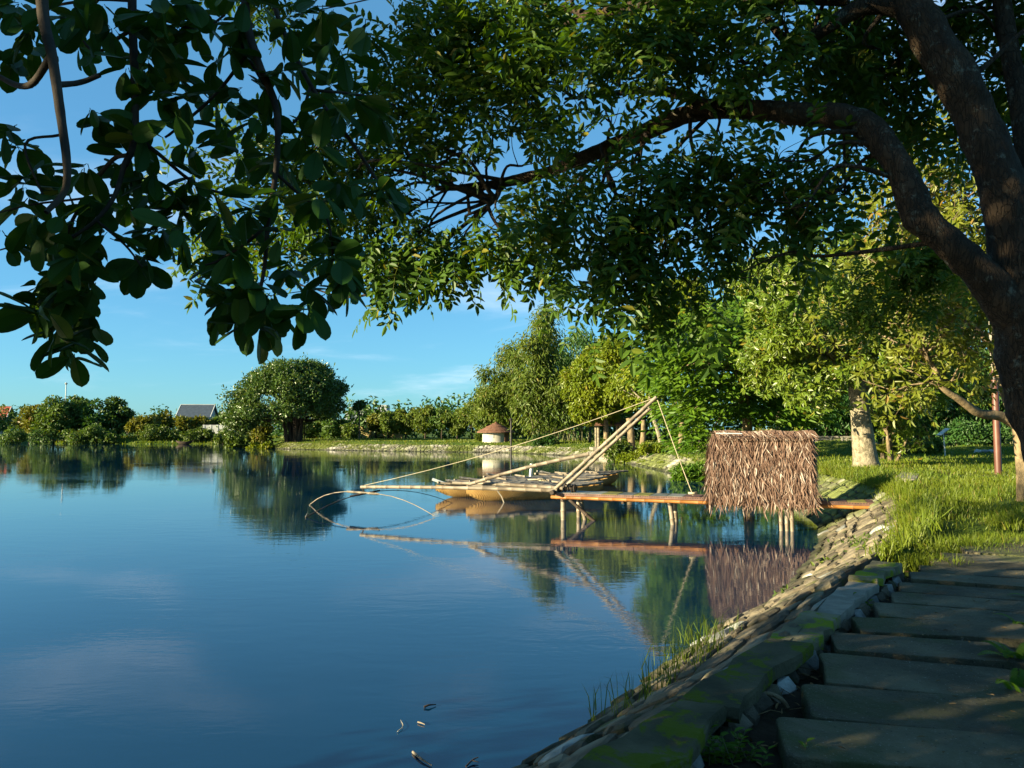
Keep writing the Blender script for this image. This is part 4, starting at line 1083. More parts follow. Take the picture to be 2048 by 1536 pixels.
# ------------------------------------------------------------------ thatched hut on the jetty
hut = thing("thatched_hut", "shaggy thatched fishing hut whose thatch hangs below the jetty deck", "hut", tuple(J(5.3, JW / 2, DZ)))
T0, T1 = 4.10, 6.36
RZ, EZ = 2.30, 0.56; HD = 0.70                                # ridge and eave heights, half depth at the eave
for k, (tt, r) in enumerate(((5.70, .048), (5.83, .045), (5.95, .05))):
    bamboo(MB(), J(tt, -.16, .95), J(tt + .03, -.20, -1.2), r, r, .38).obj("post", [M['bamboo'], M['node']], hut, smooth=True)
bamboo(MB(), J(T0, JW / 2, RZ - .08), J(T1, JW / 2, RZ - .08), .045).obj("ridge_pole", [M['bamboo'], M['node']], hut, smooth=True)
def thatch_mat():
    m, t = nodes_of("thatch_leaf")
    r = rand_island(t); ro = rand_obj(t)
    q = mth(t, 'FRACT', mth(t, 'ADD', r, ro))
    ra = N(t, "ShaderNodeValToRGB"); e = ra.color_ramp.elements
    e[0].position = 0.0; e[0].color = (0.075, 0.042, 0.030, 1); e[1].position = 1.0; e[1].color = (0.52, 0.46, 0.40, 1)
    for p, c in ((.40, (0.135, 0.078, 0.055, 1)), (.72, (0.22, 0.142, 0.105, 1)), (.90, (0.34, 0.26, 0.21, 1))):
        x = e.new(p); x.color = c
    t.links.new(q, ra.inputs[0])
    v = coords(t, (1, 1, .4), world=False)
    c = mixc(t, mth(t, 'MULTIPLY', remap(t, noise(t, v, 14, 5), .35, .65), .6), ra.outputs[0], (0.11, 0.064, 0.045))
    s = princ(t, c, .8, .2)
    tr = N(t, "ShaderNodeBsdfTranslucent"); t.links.new(c, tr.inputs[0])
    mx = N(t, "ShaderNodeMixShader"); mx.inputs[0].default_value = .12
    t.links.new(s, mx.inputs[1]); t.links.new(tr.outputs[0], mx.inputs[2])
    return finish(m, t, mx.outputs[0])
M['thatch'] = thatch_mat()
# under-thatch panels
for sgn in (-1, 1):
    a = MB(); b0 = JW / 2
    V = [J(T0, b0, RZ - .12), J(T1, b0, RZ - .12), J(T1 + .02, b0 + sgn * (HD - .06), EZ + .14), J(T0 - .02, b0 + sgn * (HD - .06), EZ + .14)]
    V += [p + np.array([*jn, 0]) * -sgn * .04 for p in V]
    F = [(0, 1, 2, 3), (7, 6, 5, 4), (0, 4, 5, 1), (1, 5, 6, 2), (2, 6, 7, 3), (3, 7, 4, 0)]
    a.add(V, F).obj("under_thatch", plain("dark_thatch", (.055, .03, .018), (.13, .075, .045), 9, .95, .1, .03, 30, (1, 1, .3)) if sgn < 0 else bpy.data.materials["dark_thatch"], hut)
def frond_at(rs, t, f, lift, ln, wd, sgn=-1, wild=.24):
    """One dried leaf lying down the slope; f = 0 ridge .. 1 eave. Returns verts (strip of 4 cross sections, folded)."""
    b = JW / 2 + sgn * HD * f ** 0.85; z = RZ + (EZ - RZ) * f
    p = J(t, b + sgn * lift, z)
    down = nrm(np.array([*(jn * sgn * HD), EZ - RZ])); outv = nrm(np.array([*(jn * sgn), .38])); side = np.array([*jd, 0])
    d = nrm(down + side * rs.randn() * wild + outv * rs.uniform(-.02, .16) + side * .05)
    s = nrm(np.cross(d, outv)); n = np.cross(s, d)
    tw = rs.randn() * .7
    s = s * math.cos(tw) + n * math.sin(tw)
    V = []
    c = rs.randn(2) * .05
    for k, (q, w_) in enumerate(((0, .35), (.35, 1), (.7, .8), (1.0, .12))):
        m_ = p + d * ln * q + outv * (.10 * q * q * rs.uniform(-.2, 1) * ln) + side * (c[0] * q * q) 
        V += [m_ - s * wd * w_ / 2, m_ + n * wd * .28 * w_, m_ + s * wd * w_ / 2]
    return np.array(V)
FF = np.array([(3 * k + j, 3 * k + j + 1, 3 * k + j + 4, 3 * k + j + 3) for k in range(3) for j in range(2)])
rs = np.random.RandomState(61)
courses = np.linspace(0.02, 0.86, 10)
big = []; rest = MB()
for ci, f in enumerate(courses):
    nfr = 420
    for k in range(nfr):
        t = rs.uniform(T0 - .05 - .03 * f, T1 + .05 + .10 * f); ff = np.clip(f + rs.randn() * .045, 0, .9)
        ln = rs.uniform(.20, .42) ; wd = rs.uniform(.012, .036)
        if rs.rand() < .06: ln *= 1.35
        lift = rs.uniform(.0, .085) + .02
        V = frond_at(rs, t, ff, lift, ln, wd)
        if lift > .06 and wd > .027: big.append((lift * 2 + wd * 3, V))
        else: rest.add(V, FF)
        if k % 3 == 0: rest.add(frond_at(rs, t, ff, lift, ln, wd, +1), FF)
big.sort(key=lambda q: -q[0])
for _, V in big[300:]: rest.add(V, FF)
for _, V in big[:300]: MB().add(V, FF).obj("thatch_frond", M['thatch'], hut, smooth=True)
for sgn, tE in ((-1, T0), (1, T1)):                             # gable ends
    for k in range(420):
        f = rs.rand() ** .7; b = JW / 2 + HD * f * rs.uniform(-1, 1); z = RZ + (EZ - RZ) * f * rs.uniform(.55, 1)
        p = J(tE + sgn * rs.uniform(.0, .10), b, z); d = nrm(np.array([*(jd * sgn * .22), -1]) + rs.randn(3) * .14); s = nrm(np.cross(d, np.array([*jd, 0]))); n = np.cross(s, d)
        ln, wd = rs.uniform(.3, .5), rs.uniform(.025, .05); V = []
        for q, w_ in ((0, .35), (.35, 1), (.7, .8), (1, .12)):
            m_ = p + d * ln * q; V += [m_ - s * wd * w_ / 2, m_ + n * wd * .25 * w_, m_ + s * wd * w_ / 2]
        rest.add(np.array(V), FF)
for k in range(26):                                            # straggling ends under the eave
    V = frond_at(rs, rs.uniform(T0, T1), rs.uniform(.9, .98), .03, rs.uniform(.28, .5), .02, wild=.1); rest.add(V, FF)
tag(rest.obj("thatch", M['thatch'], hut, smooth=True), kind='stuff')
for k in range(16):                                            # plaited bundles along the ridge
    a = T0 - .08 + (T1 - T0) * k / 16; mb = MB()
    for j in range(46):
        o = rs.rand(); s0 = J(a + rs.rand() * .12 - .02, JW / 2 + .20 - rs.rand() * .1, RZ - .02 + rs.rand() * .05); s1 = J(a + .10 + rs.rand() * .22, JW / 2 + rs.randn() * .03, RZ + .04 + rs.rand() * .045 + .015 * math.sin(k * .9)); s2 = J(a + .22 + rs.rand() * .26, JW / 2 - .22 - rs.rand() * .12, RZ - .06 - rs.rand() * .12)
        pl = catmull([s0, s1, s2], 3); wd = rs.uniform(.014, .03); V = []
        sdv = np.array([*jd, 0]) * .8 + np.array([0, 0, .3])
        for q, pt in enumerate(pl):
            w_ = (.5, .9, 1, 1, .9, .7, .3)[q]; V += [pt - sdv * wd * w_ / 2, pt + sdv * wd * w_ / 2]
        mb.add(np.array(V), np.array([(2 * q, 2 * q + 1, 2 * q + 3, 2 * q + 2) for q in range(6)]))
    mb.obj("ridge_bundle", M['thatch'], hut, smooth=True)
tube(MB(), [J(T0 + .12, -.03, RZ + .02), J(T0 + .75, -.03, RZ + .01)], .013, 6).obj("ridge_rod", M['greypaint'], hut)

# ------------------------------------------------------------------ lift net: mast, booms, ribs and ropes
net = thing("lift_net", "bamboo lift-net rig at the jetty end, leaning mast over a long boom and bent ribs", "fishing rig", tuple(J(0, .4, DZ)))
BM = [M['bamboo'], M['node']]
tip = P(1313, 794, 19.35)
bamboo(MB(), J(-.05, .05, DZ + .06), tip, .055, .047, .42, 10).obj("mast_pole", BM, net, smooth=True)
bamboo(MB(), J(.12, .42, DZ + .10), P(1300, 817, 19.7), .050, .042, .4, 10).obj("mast_pole", BM, net, smooth=True)
bend_ = P(722, 974, 22.5)
bamboo(MB(), J(.05, .02, DZ + .05), bend_, .056, .050, .40, 10, bend=.03).obj("boom_pole", BM, net, smooth=True)
bamboo(MB(), J(.10, .40, DZ + .08), P(905, 966, 21.9), .062, .045, .4, 10, bend=.03).obj("boom_pole", BM, net, smooth=True)
bamboo(MB(), P(1178, 908, 20.3), P(938, 969, 21.4), .055, .050, .38, 10, bend=.06).obj("boom_brace", BM, net, smooth=True)
bamboo(MB(), J(-.02, -.25, DZ + .02), J(-.02, JW + .25, DZ + .02), .06, .06, .4).obj("pivot_pole", [M['darkwood'], M['node']], net, smooth=True)
for k in range(5):
    c = J(.05 + k * .11, .30 + .05 * (k % 2), DZ + .09 + .02 * (k % 3)); a = np.linspace(0, 2 * math.pi, 13)
    tube(MB(), np.stack([c + np.array([*jd, 0]) * .03 * math.sin(k) + np.array([*jn, 0]) * .13 * math.cos(q) + np.array([0, 0, .09 * math.sin(q)]) for q in a]), .022, 6, caps=False).obj("lashing", M['darkwood'], net, smooth=True)
rib1 = [P(620, 1009, 24.3), P(638, 996, 24.0), P(662, 987, 23.5), P(695, 983, 23.0), P(732, 985, 22.5), P(785, 993, 22.0), P(830, 1010, 21.4), P(869, 1032, 20.9)]
rib2 = [P(611, 1035, 20.7), P(650, 1014, 21.3), P(690, 997, 21.9), P(735, 986, 22.5), P(780, 980.5, 23.2), P(830, 984, 23.9), P(872, 994, 24.5), P(905, 1006, 24.9)]
bamboo(MB(), 0, 0, .015, .010, .5, 6, pts=catmull(rib1, 4)).obj("net_rib", BM, net, smooth=True)
bamboo(MB(), 0, 0, .014, .010, .5, 6, pts=catmull(rib2, 4)).obj("net_rib", [M['darkwood'], M['node']], net, smooth=True)
bamboo(MB(), P(694, 983, 22.6), P(757, 988, 22.4), .034, .034, .25, 8).obj("rib_socket", BM, net, smooth=True)
bamboo(MB(), P(700, 993, 22.3), P(760, 981, 22.7), .028, .028, .25, 8).obj("rib_socket", [M['darkwood'], M['node']], net, smooth=True)
tube(MB(), [bend_ + np.array([.05, 0, -.05]), P(729, 986, 22.5)], .02, 5).obj("hanging_cord", M['darkwood'], net)
e1, e2, e3, e4 = rib1[0], rib2[0], rib1[-1], rib2[-1]
def sag(a, b, s, n=9):
    t = np.linspace(0, 1, n)[:, None]; return a + (b - a) * t - np.array([0, 0, 1.0]) * s * 4 * t * (1 - t)
tube(MB(), sag(e1, np.array([*e2[:2], .03]), .04), .012, 5).obj("net_edge", M['rope'], net)
tube(MB(), sag(P(1306, 797, 19.4), bend_ + np.array([.1, 0, .05]), .16), .009, 5).obj("rope", M['rope'], net, smooth=True)
kn = J(3.62, .10, DZ + .03)
tube(MB(), sag(P(1315, 800, 19.35), kn, .03), .012, 5).obj("rope", M['rope'], net, smooth=True)
a = np.linspace(0, 4 * math.pi, 30)
tube(MB(), np.stack([kn + np.array([.09 * math.cos(q) * (1 + .3 * math.sin(3 * q)), .07 * math.sin(q), .03 + .012 * q / 3]) for q in a]), .016, 5).obj("rope_coil", M['rope'], net, smooth=True)

# ------------------------------------------------------------------ moored bamboo boats
def boat_mat():
    m, t = nodes_of("woven_hull")
    v = coords(t, (1, 1, 1), world=False)
    wv = N(t, "ShaderNodeTexWave", wave_type='BANDS', bands_direction='DIAGONAL'); wv.inputs['Scale'].default_value = 9; wv.inputs['Distortion'].default_value = 1.5; t.links.new(v, wv.inputs['Vector'])
    ck = N(t, "ShaderNodeTexChecker"); ck.inputs['Scale'].default_value = 22; t.links.new(v, ck.inputs['Vector'])
    c = mixc(t, remap(t, noise(t, v, 3, 5), .3, .7), (.26, .145, .04), (.40, .25, .085))
    c = mixc(t, mth(t, 'MULTIPLY', ck.outputs['Fac'], .35), c, (.20, .10, .03))
    return finish(m, t, princ(t, c, .7, .3, bumpn(t, wv.outputs[0], .012)))
M['hull'] = boat_mat()
def boat(label, ub, us, Y, dY, seed, top=.44, wid=1.15, extra=None):
    rs = np.random.RandomState(seed)
    a = np.array([Xat(ub, Y), Y, 0]); b = np.array([Xat(us, Y + dY), Y + dY, 0]); Ln = np.linalg.norm(b - a); d = nrm(b - a); n = np.array([-d[1], d[0], 0])
    t = thing("bamboo_boat", label, "boat", tuple((a + b) / 2), "moored bamboo boats")
    sec = 17; ring = 11; V = []
    for k in range(sec):
        q = k / (sec - 1); e = abs(2 * q - 1)
        w_ = wid / 2 * max(.0, 1 - e ** 2.6) ** .6 + .02; sheer = top - .10 + .10 * e ** 2; keel = -.16 + (.16 + sheer * .55) * e ** 4
        for j in range(ring):
            an = math.pi * j / (ring - 1); cy = math.cos(an); sy = math.sin(an) ** .75
            V.append(a + d * Ln * q + n * (-w_ * cy) + np.array([0, 0, sheer - (sheer - keel) * sy]))
    F = [(k * ring + j, k * ring + j + 1, (k + 1) * ring + j + 1, (k + 1) * ring + j) for k in range(sec - 1) for j in range(ring - 1)]
    h = MB().add(V, [f[::-1] for f in F]).obj("hull", M['hull'], t, smooth=True)
    Q = np.linspace(0.02, .98, 13); e = np.abs(2 * Q - 1)
    zg = top - .08 + .12 * e ** 2 + .04
    for sg in (-1, 1):
        w_ = sg * (wid / 2 * np.maximum(0, 1 - e ** 2.6) ** .6 + .03)
        pts = a + d * (Ln * Q)[:, None] + n * w_[:, None] + np.array([0, 0, 1.0]) * zg[:, None]
        bamboo(MB(), 0, 0, .042, .038, .4, 7, pts=pts).obj("gunwale_pole", [M['bamboo'], M['node']], t, smooth=True)
    for j in range(8):                                          # deck of poles lying along the boat, rising at the bow
        w0 = (j / 7 - .5) * wid * .84; pts = []
        q0 = rs.uniform(.03, .12); q1 = rs.uniform(.86, .98)
        for q in np.linspace(q0, q1, 9):
            ee = abs(2 * q - 1); lim = wid / 2 * max(.05, 1 - ee ** 2.6) ** .6
            pts.append(a + d * Ln * q + n * np.clip(w0, -lim, lim) + np.array([0, 0, top + .02 + .22 * max(0, (.22 - q) / .22) ** 1.3 + rs.randn() * .008]))
        bamboo(MB(), 0, 0, .034, .03, .38, 6, pts=np.array(pts)).obj("deck_pole", [M['bamboo_grey'] if rs.rand() < .8 else M['bamboo'], M['node']], t, smooth=True)
    for q in (.3, .66):
        lim = wid / 2 * (1 - abs(2 * q - 1) ** 2.6) ** .6 - .02
        bamboo(MB(), a + d * Ln * q - n * lim + np.array([0, 0, top + .085]), a + d * Ln * q + n * lim + np.array([0, 0, top + .085]), .036, .034, .35, 6).obj("cross_pole", [M['bamboo'], M['node']], t, smooth=True)
    return t, a, b, d, n, Ln
boats = [("bamboo boat nearest the boom, its golden woven bow clear of the others", 932, 1205, 25.6, -.2, .46),
         ("second bamboo boat, bow poking out beyond the nearest boat's bow", 872, 1190, 26.9, .2, .45),
         ("third bamboo boat back, lying between the second and the one with the white stake", 905, 1215, 28.4, .3, .44),
         ("bamboo boat with a white stake standing on its deck", 965, 1205, 30.2, .0, .45),
         ("rearmost bamboo boat, dark stern and pole ends sticking out towards the hut", 1070, 1236, 32.0, -.3, .47)]
bo = [boat(l, ub, us, Y, dY + 2.1, 70 + i, tp) for i, (l, ub, us, Y, dY, tp) in enumerate(boats)]
t, a, b, d, n, Ln = bo[3]
q = P(1061, 955, 31); tube(MB(), [(q[0], 31, .4), (q[0] + .05, 31, 1.02)], .07, 8).obj("stake", M['greypaint'], t)
t, a, b, d, n, Ln = bo[4]
for k in (-1, 1): bamboo(MB(), b - d * 1.6 + n * .2 * k + np.array([0, 0, .52]), b + d * .45 + n * .1 * k + np.array([0, 0, .56]), .045, .04).obj("loose_pole", [M['bamboo'], M['node']], t, smooth=True)
t, a, b, d, n, Ln = bo[1]
box(MB(), P(878, 963, 27.2), .52, .06, .10, bev=.01, X=(.8, 0, -.28)).obj("bow_board", M['greypaint'], t)
t, a, b, d, n, Ln = bo[0]
c = P(1075, 962, 26.5); rs = np.random.RandomState(5)
pt = [c + np.array([.35 * math.cos(q * 1.3) * (1 - q / 40), .22 * math.sin(q * 1.3), .02 * (q % 5)]) for q in np.arange(0, 24, .5)]
tube(MB(), np.array(pt), .022, 5).obj("mooring_rope", M['rope'], t, smooth=True)
tube(MB(), [P(995, 982, 25.3), P(1003, 993, 25.2), P(1009, 1008, 25.0)], .02, 5).obj("mooring_stick", M['bamboo'], t)
def sampan():
    a, b = P(352, 884, 127), P(386, 884, 127); rs = np.random.RandomState(1); c = (a + b) / 2; d = nrm((b - a) * np.array([1, 1, 0]))
    t = thing("sampan", "small dark sampan moored at the far shore below the blue-roofed house", "boat", (c[0], c[1], 0))
    V = []; Ln = np.linalg.norm(b - a); n = np.array([-d[1], d[0], 0])
    for k in range(9):
        q = k / 8; e = abs(2 * q - 1); w_ = .6 * (1 - e ** 2) ** .6 + .04
        for j in range(7):
            an = math.pi * j / 6; V.append(c + d * (q - .5) * Ln - n * w_ * math.cos(an) + np.array([0, 0, .45 + .2 * e * e - .6 * math.sin(an) * (1 - e ** 3 * .7) - c[2]]))
    MB().add(V, [(k * 7 + j, (k + 1) * 7 + j, (k + 1) * 7 + j + 1, k * 7 + j + 1) for k in range(8) for j in range(6)]).obj("hull", M['darkwood'], t, smooth=True)
    for q in (.3, .55): box(MB(), c + d * (q - .5) * Ln + np.array([0, 0, .42 - c[2]]), .2, 1.0, .05, X=d).obj("thwart", M['bamboo_grey'], t)
sampan()

# ------------------------------------------------------------------ things on the lawn
def lamp_post():
    x, y, _ = G(1997, 951, 0.96); z0 = gz(x, y); zt = Zat(560, y)
    t = thing("lamp_post", "tall rust-brown lamp post on the lawn beside the big leaning trunk", "lamp post", (x, y, z0))
    zk = Zat(782, y); zj = Zat(740, y)
    tube(MB(), [(x, y, z0 - .1), (x, y, zk - .02), (x - .01, y, zk), (x - .03, y, zj)], [.105, .098, .085, .08], 14).obj("pole", M['rust'], t, smooth=True)
    tube(MB(), [(x - .03, y, zj - .01), (x - .06, y, zt)], [.075, .06], 12).obj("upper_pole", M['cement'], t, smooth=True)
    for z in (zk, Zat(757, y), Zat(749, y)):
        tube(MB(), [(x - .02, y, z - .035), (x - .02, y, z + .035)], [.125, .125], 12).obj("collar", M['iron'], t)
    tube(MB(), catmull([(x - .06, y, zt - .05), (x + .1, y - .05, zt + .25), (x + .55, y - .1, zt + .35)], 4), .045, 8).obj("arm", M['greypaint'], t)
    box(MB(), (x + .75, y - .1, zt + .33), .6, .22, .12, bev=.03).obj("lamp_head", M['greypaint'], t)
    box(MB(), (x - .11, y, Zat(770, y)), .04, .12, .18).obj("plate", M['iron'], t)
lamp_post()
def solar_lamp():
    x, y, _ = G(1891, 912, 1.0); z0 = gz(x, y); zt = Zat(866, y)
    t = thing("solar_lamp", "slim solar garden lamp with a tilted panel at the lawn's back edge", "lamp", (x, y, z0))
    tube(MB(), [(x, y, z0 - .1), (x - .08, y, zt)], [.035, .03], 8).obj("post", M['greypaint'], t)
    box(MB(), (x - .09, y, zt + .06), .62, .42, .05, X=(.8, 0, .6), bev=.01).obj("solar_panel", M['greypaint'], t)
    box(MB(), (x + .08, y - .0, zt - .1), .14, .12, .08).obj("lamp_head", M['iron'], t)
solar_lamp()
def bench(u, vb, Y, label, rz):
    x = Xat(u, Y); z0 = gz(x, Y)
    t = thing("garden_bench", label, "bench", (x, Y, z0), "white benches behind the mound")
    ca, sa = math.cos(rz), math.sin(rz); T = lambda a, b, c: (x + ca * a - sa * b, Y + sa * a + ca * b, z0 + c)
    for k in range(3): box(MB(), T(0, -.18 + k * .17, .45), 1.5, .13, .05, rz, bev=.008).obj("seat_slat", M['cement'], t)
    for k in range(2): box(MB(), T(0, .27, .62 + k * .2), 1.5, .05, .12, rz, bev=.008).obj("back_slat", M['cement'], t)
    for sx in (-1, 1):
        for b, h in ((-.18, .43), (.25, .85)): box(MB(), T(sx * .62, b, h / 2), .08, .07, h, rz, bev=.008).obj("leg", M['cement'], t)
bench(1650, 888, 57, "white bench just past the hut's ridge, nearest the hut", .15)
bench(1678, 888, 57.5, "white bench in the middle of the benches behind the mound", -.1)
bench(1703, 888, 57, "white bench close behind the white-trunked tree", .05)
def blue_frame():
    Y = 44; x0, x1 = Xat(1451, Y), Xat(1470, Y); z0 = gz(x0, Y); z1 = Zat(854, Y)
    t = thing("exercise_frame", "blue steel exercise frame standing behind the hut's ridge", "frame", ((x0 + x1) / 2, Y, z0))
    for x in (x0, x1): tube(MB(), [(x, Y, z0 - .1), (x, Y, z1)], .035, 8).obj("upright", M['bluepaint'], t)
    tube(MB(), [(x0 - .03, Y, z1), (x1 + .03, Y, z1)], .04, 8).obj("crossbar", M['bluepaint'], t)
blue_frame()
def iron_fence():
    Y = 47; x0, x1 = Xat(1376, Y), Xat(1420, Y); z0 = gz(x0, Y); z1 = Zat(862, Y)
    t = thing("iron_fence", "short run of thin dark iron bars beside the hut's thatch", "fence", ((x0 + x1) / 2, Y, z0))
    for x in np.linspace(x0, x1, 7): tube(MB(), [(x, Y, z0 - .1), (x, Y, z1)], .022, 6).obj("bar", M['iron'], t)
    for z in (z0 + .15, z1 - .1): tube(MB(), [(x0, Y, z), (x1, Y, z)], .02, 6).obj("rail", M['iron'], t)
iron_fence()
def plate():
    p = [G(1790, 957, 1.0), G(1806, 945, 1.0), G(1838, 949, 1.0), G(1832, 962, 1.0)]; c = np.mean(p, 0); z = gz(c[0], c[1])
    mb = MB(); V = [(q[0], q[1], z - .05) for q in p] + [(q[0], q[1], z + .07) for q in p]
    o = mb.add(V, [(0, 1, 5, 4), (1, 2, 6, 5), (2, 3, 7, 6), (3, 0, 4, 7), (4, 5, 6, 7)]).obj("stepping_slab", M['cement'])
    tag(o, "single flat grey concrete slab lying in the lawn grass near the white trunk", "slab")
plate()
rs = np.random.RandomState(91)
for k, u in enumerate((1955, 1968, 1982)):
    q = P(u, 897, 45); z = gz(q[0], 45)
    v, f = lump((q[0], 45, z + .08), (.26, .2, .16), rs, np.array([1.0, 0, 0]), np.array([0, 1.0, 0]), np.array([0, 0, 1.0]))
    tag(MB().add(v, f).obj("edging_stone", M['whitestone']), ["white edging stone nearest the solar lamp at the lawn's back edge", "white edging stone between two others at the lawn's back edge", "white edging stone closest to the rust-brown lamp post"][k], "stone", "white edging stones")
# floating litter
def stick(label, pts, r, mat, name="twig", fork=None):
    t = tube(MB(), catmull(pts, 4), [r, r * .8, r * .4], 6)
    if fork: tube(t, fork, [r * .7, r * .3], 5)
    o = t.obj(name, mat, smooth=True); tag(o, label, "twig"); return o
stick("pale peeled stick floating near the stone bank", [G(826, 1504, .01), G(842, 1517, .015), G(864, 1531, .01)], .011, M['bamboo'])
stick("dark forked twig floating nearest the stone bank", [G(932, 1533, .01), G(945, 1520, .02), G(957, 1514, .03)], .007, M['darkwood'], fork=[G(944, 1521, .02), G(958, 1524, .02)])
stick("dark curled leaf stalk floating alone on open water", [G(848, 1414, .01), G(858, 1410, .02), G(872, 1409, .01)], .010, M['darkwood'])
stick("tiny pale splinter floating between the curled stalk and the peeled stick", [G(836, 1444, .01), G(843, 1446, .012), G(850, 1449, .01)], .008, M['bamboo'])
stick("thin bent grass stem floating beside the tiny splinter", [G(795, 1463, .01), G(806, 1452, .012), G(801, 1440, .01)], .003, M['rope'])
# ------------------------------------------------------------------ trees on the lawn
def twigs(mb, rs, p, d, ln, r, depth, ends, bend=.35, seg=6, nb=3, up=0.0):
    """A branching limb; collects the tips."""
    pts = [np.array(p)]; dd = nrm(np.array(d))
    for k in range(4):
        dd = nrm(dd + rs.randn(3) * bend * .35 + np.array([0, 0, up])); pts.append(pts[-1] + dd * ln / 4)
    tube(mb, catmull(pts, 3), [r, r * .8, r * .55], seg, rough=.05, rs=rs, caps=False)
    if depth == 0:
        ends.append((pts[-1], dd)); ends.append((pts[2], dd)); return
    for k in range(nb):
        i = rs.randint(2, 5); nd = nrm(dd + rs.randn(3) * .75 + np.array([0, 0, up]))
        twigs(mb, rs, pts[i], nd, ln * rs.uniform(.5, .72), r * .5, depth - 1, ends, bend, max(4, seg - 1), nb, up)
def rosettes(lm, rs, ends, k, Lf, Wf, rad, hang=.5, per=7, m=0, droop=.2):
    """Leaves in whorls round the twig tips."""
    for (p, d) in ends:
        for j in range(k):
            c = p + rs.randn(3) * rad; ax = nrm(d * .6 + rs.randn(3) * .6 + np.array([-.25, -.15, .0]))
            u = nrm(np.cross(ax, rs.randn(3))); v = np.cross(ax, u); a = np.arange(per) * 2.4 + rs.rand() * 6
            dirs = nrm(u * np.cos(a)[:, None] + v * np.sin(a)[:, None] + ax * .35 + np.array([0, 0, -hang]) + rs.randn(per, 3) * .2)
            sz = rs.uniform(.7, 1.25, per)
            leaves(lm, c + dirs * .03, dirs, np.tile(ax, (per, 1)) + rs.randn(per, 3) * .3, Lf * sz, Wf * sz, droop=droop, m=m)
def white_tree():
    Y = 29.0; rs = np.random.RandomState(501)
    b = P(1733, 932, Y); x = b[0]; z0 = gz(x, Y)
    t = thing("white_trunk_tree", "broad leafy tree on a stout whitish tapering trunk on the lawn past the hut", "tree", (x, Y, z0))
    mb = MB(); fk = P(1709, 745, Y); md = P(1722, 840, Y); base = np.array([x, Y, z0 - .15])
    tube(mb, catmull([base, base * .82 + md * .18, base * .4 + md * .6, md, fk], 6), [.62, .53, .46, .43, .41, .39, .36, .33, .29], 18, rough=.035, rs=rs)
    LB = []
    for k in range(150):
        u = rs.uniform(1505, 1905); top = 470 + abs(u - 1690) * .35; bot = np.interp(u, [1500, 1590, 1660, 1720, 1760, 1830, 1900], [755, 820, 800, 715, 760, 810, 770])
        v = top + (bot - top) * rs.rand() ** .9; y = Y + rs.uniform(-3.6, 3.6) * math.sqrt(max(.05, 1 - ((u - 1700) / 215) ** 2)); q = rs.uniform(.5, .95)
        LB.append((*P(u, v, y), q, q, q * .8))
    LB = np.array(LB)
    limbs(mb, rs, fk, LB, .13, 30, seg=7, r_end=.12)
    mb.obj("trunk", M['bark_pale'], t, smooth=True)
    lm = MB(); p, o = lobe_pts(rs, LB, 5600, .35)
    rosettes(lm, rs, list(zip(p, o)), 1, .21, .08, .1, .55, 7)
    lm.obj("crown", L['broad'], t)
white_tree()
def shrub_tree():
    Y = 33.0; rs = np.random.RandomState(502); x = Xat(1782, Y); z0 = gz(x, Y)
    t = thing("small_tree", "small multi-stemmed tree with pale leaves behind the white trunk", "tree", (x, Y, z0))
    mb = MB(); ends = []
    for tx, ty, r in ((-.35, 0, .10), (-.15, .2, .11), (.9, -.2, .07), (.25, .3, .08)):
        twigs(mb, rs, (x + tx * .15, Y + ty * .2, z0 - .1), (tx, ty, 1.5), 1.5, r, 2, ends, .3, 7, 3, .15)
    mb.obj("trunk", M['bark_tan'], t, smooth=True)
    lm = MB(); rosettes(lm, rs, ends, 5, .20, .075, .38, .45, 7); lm.obj("crown", L['broad'], t)
shrub_tree()
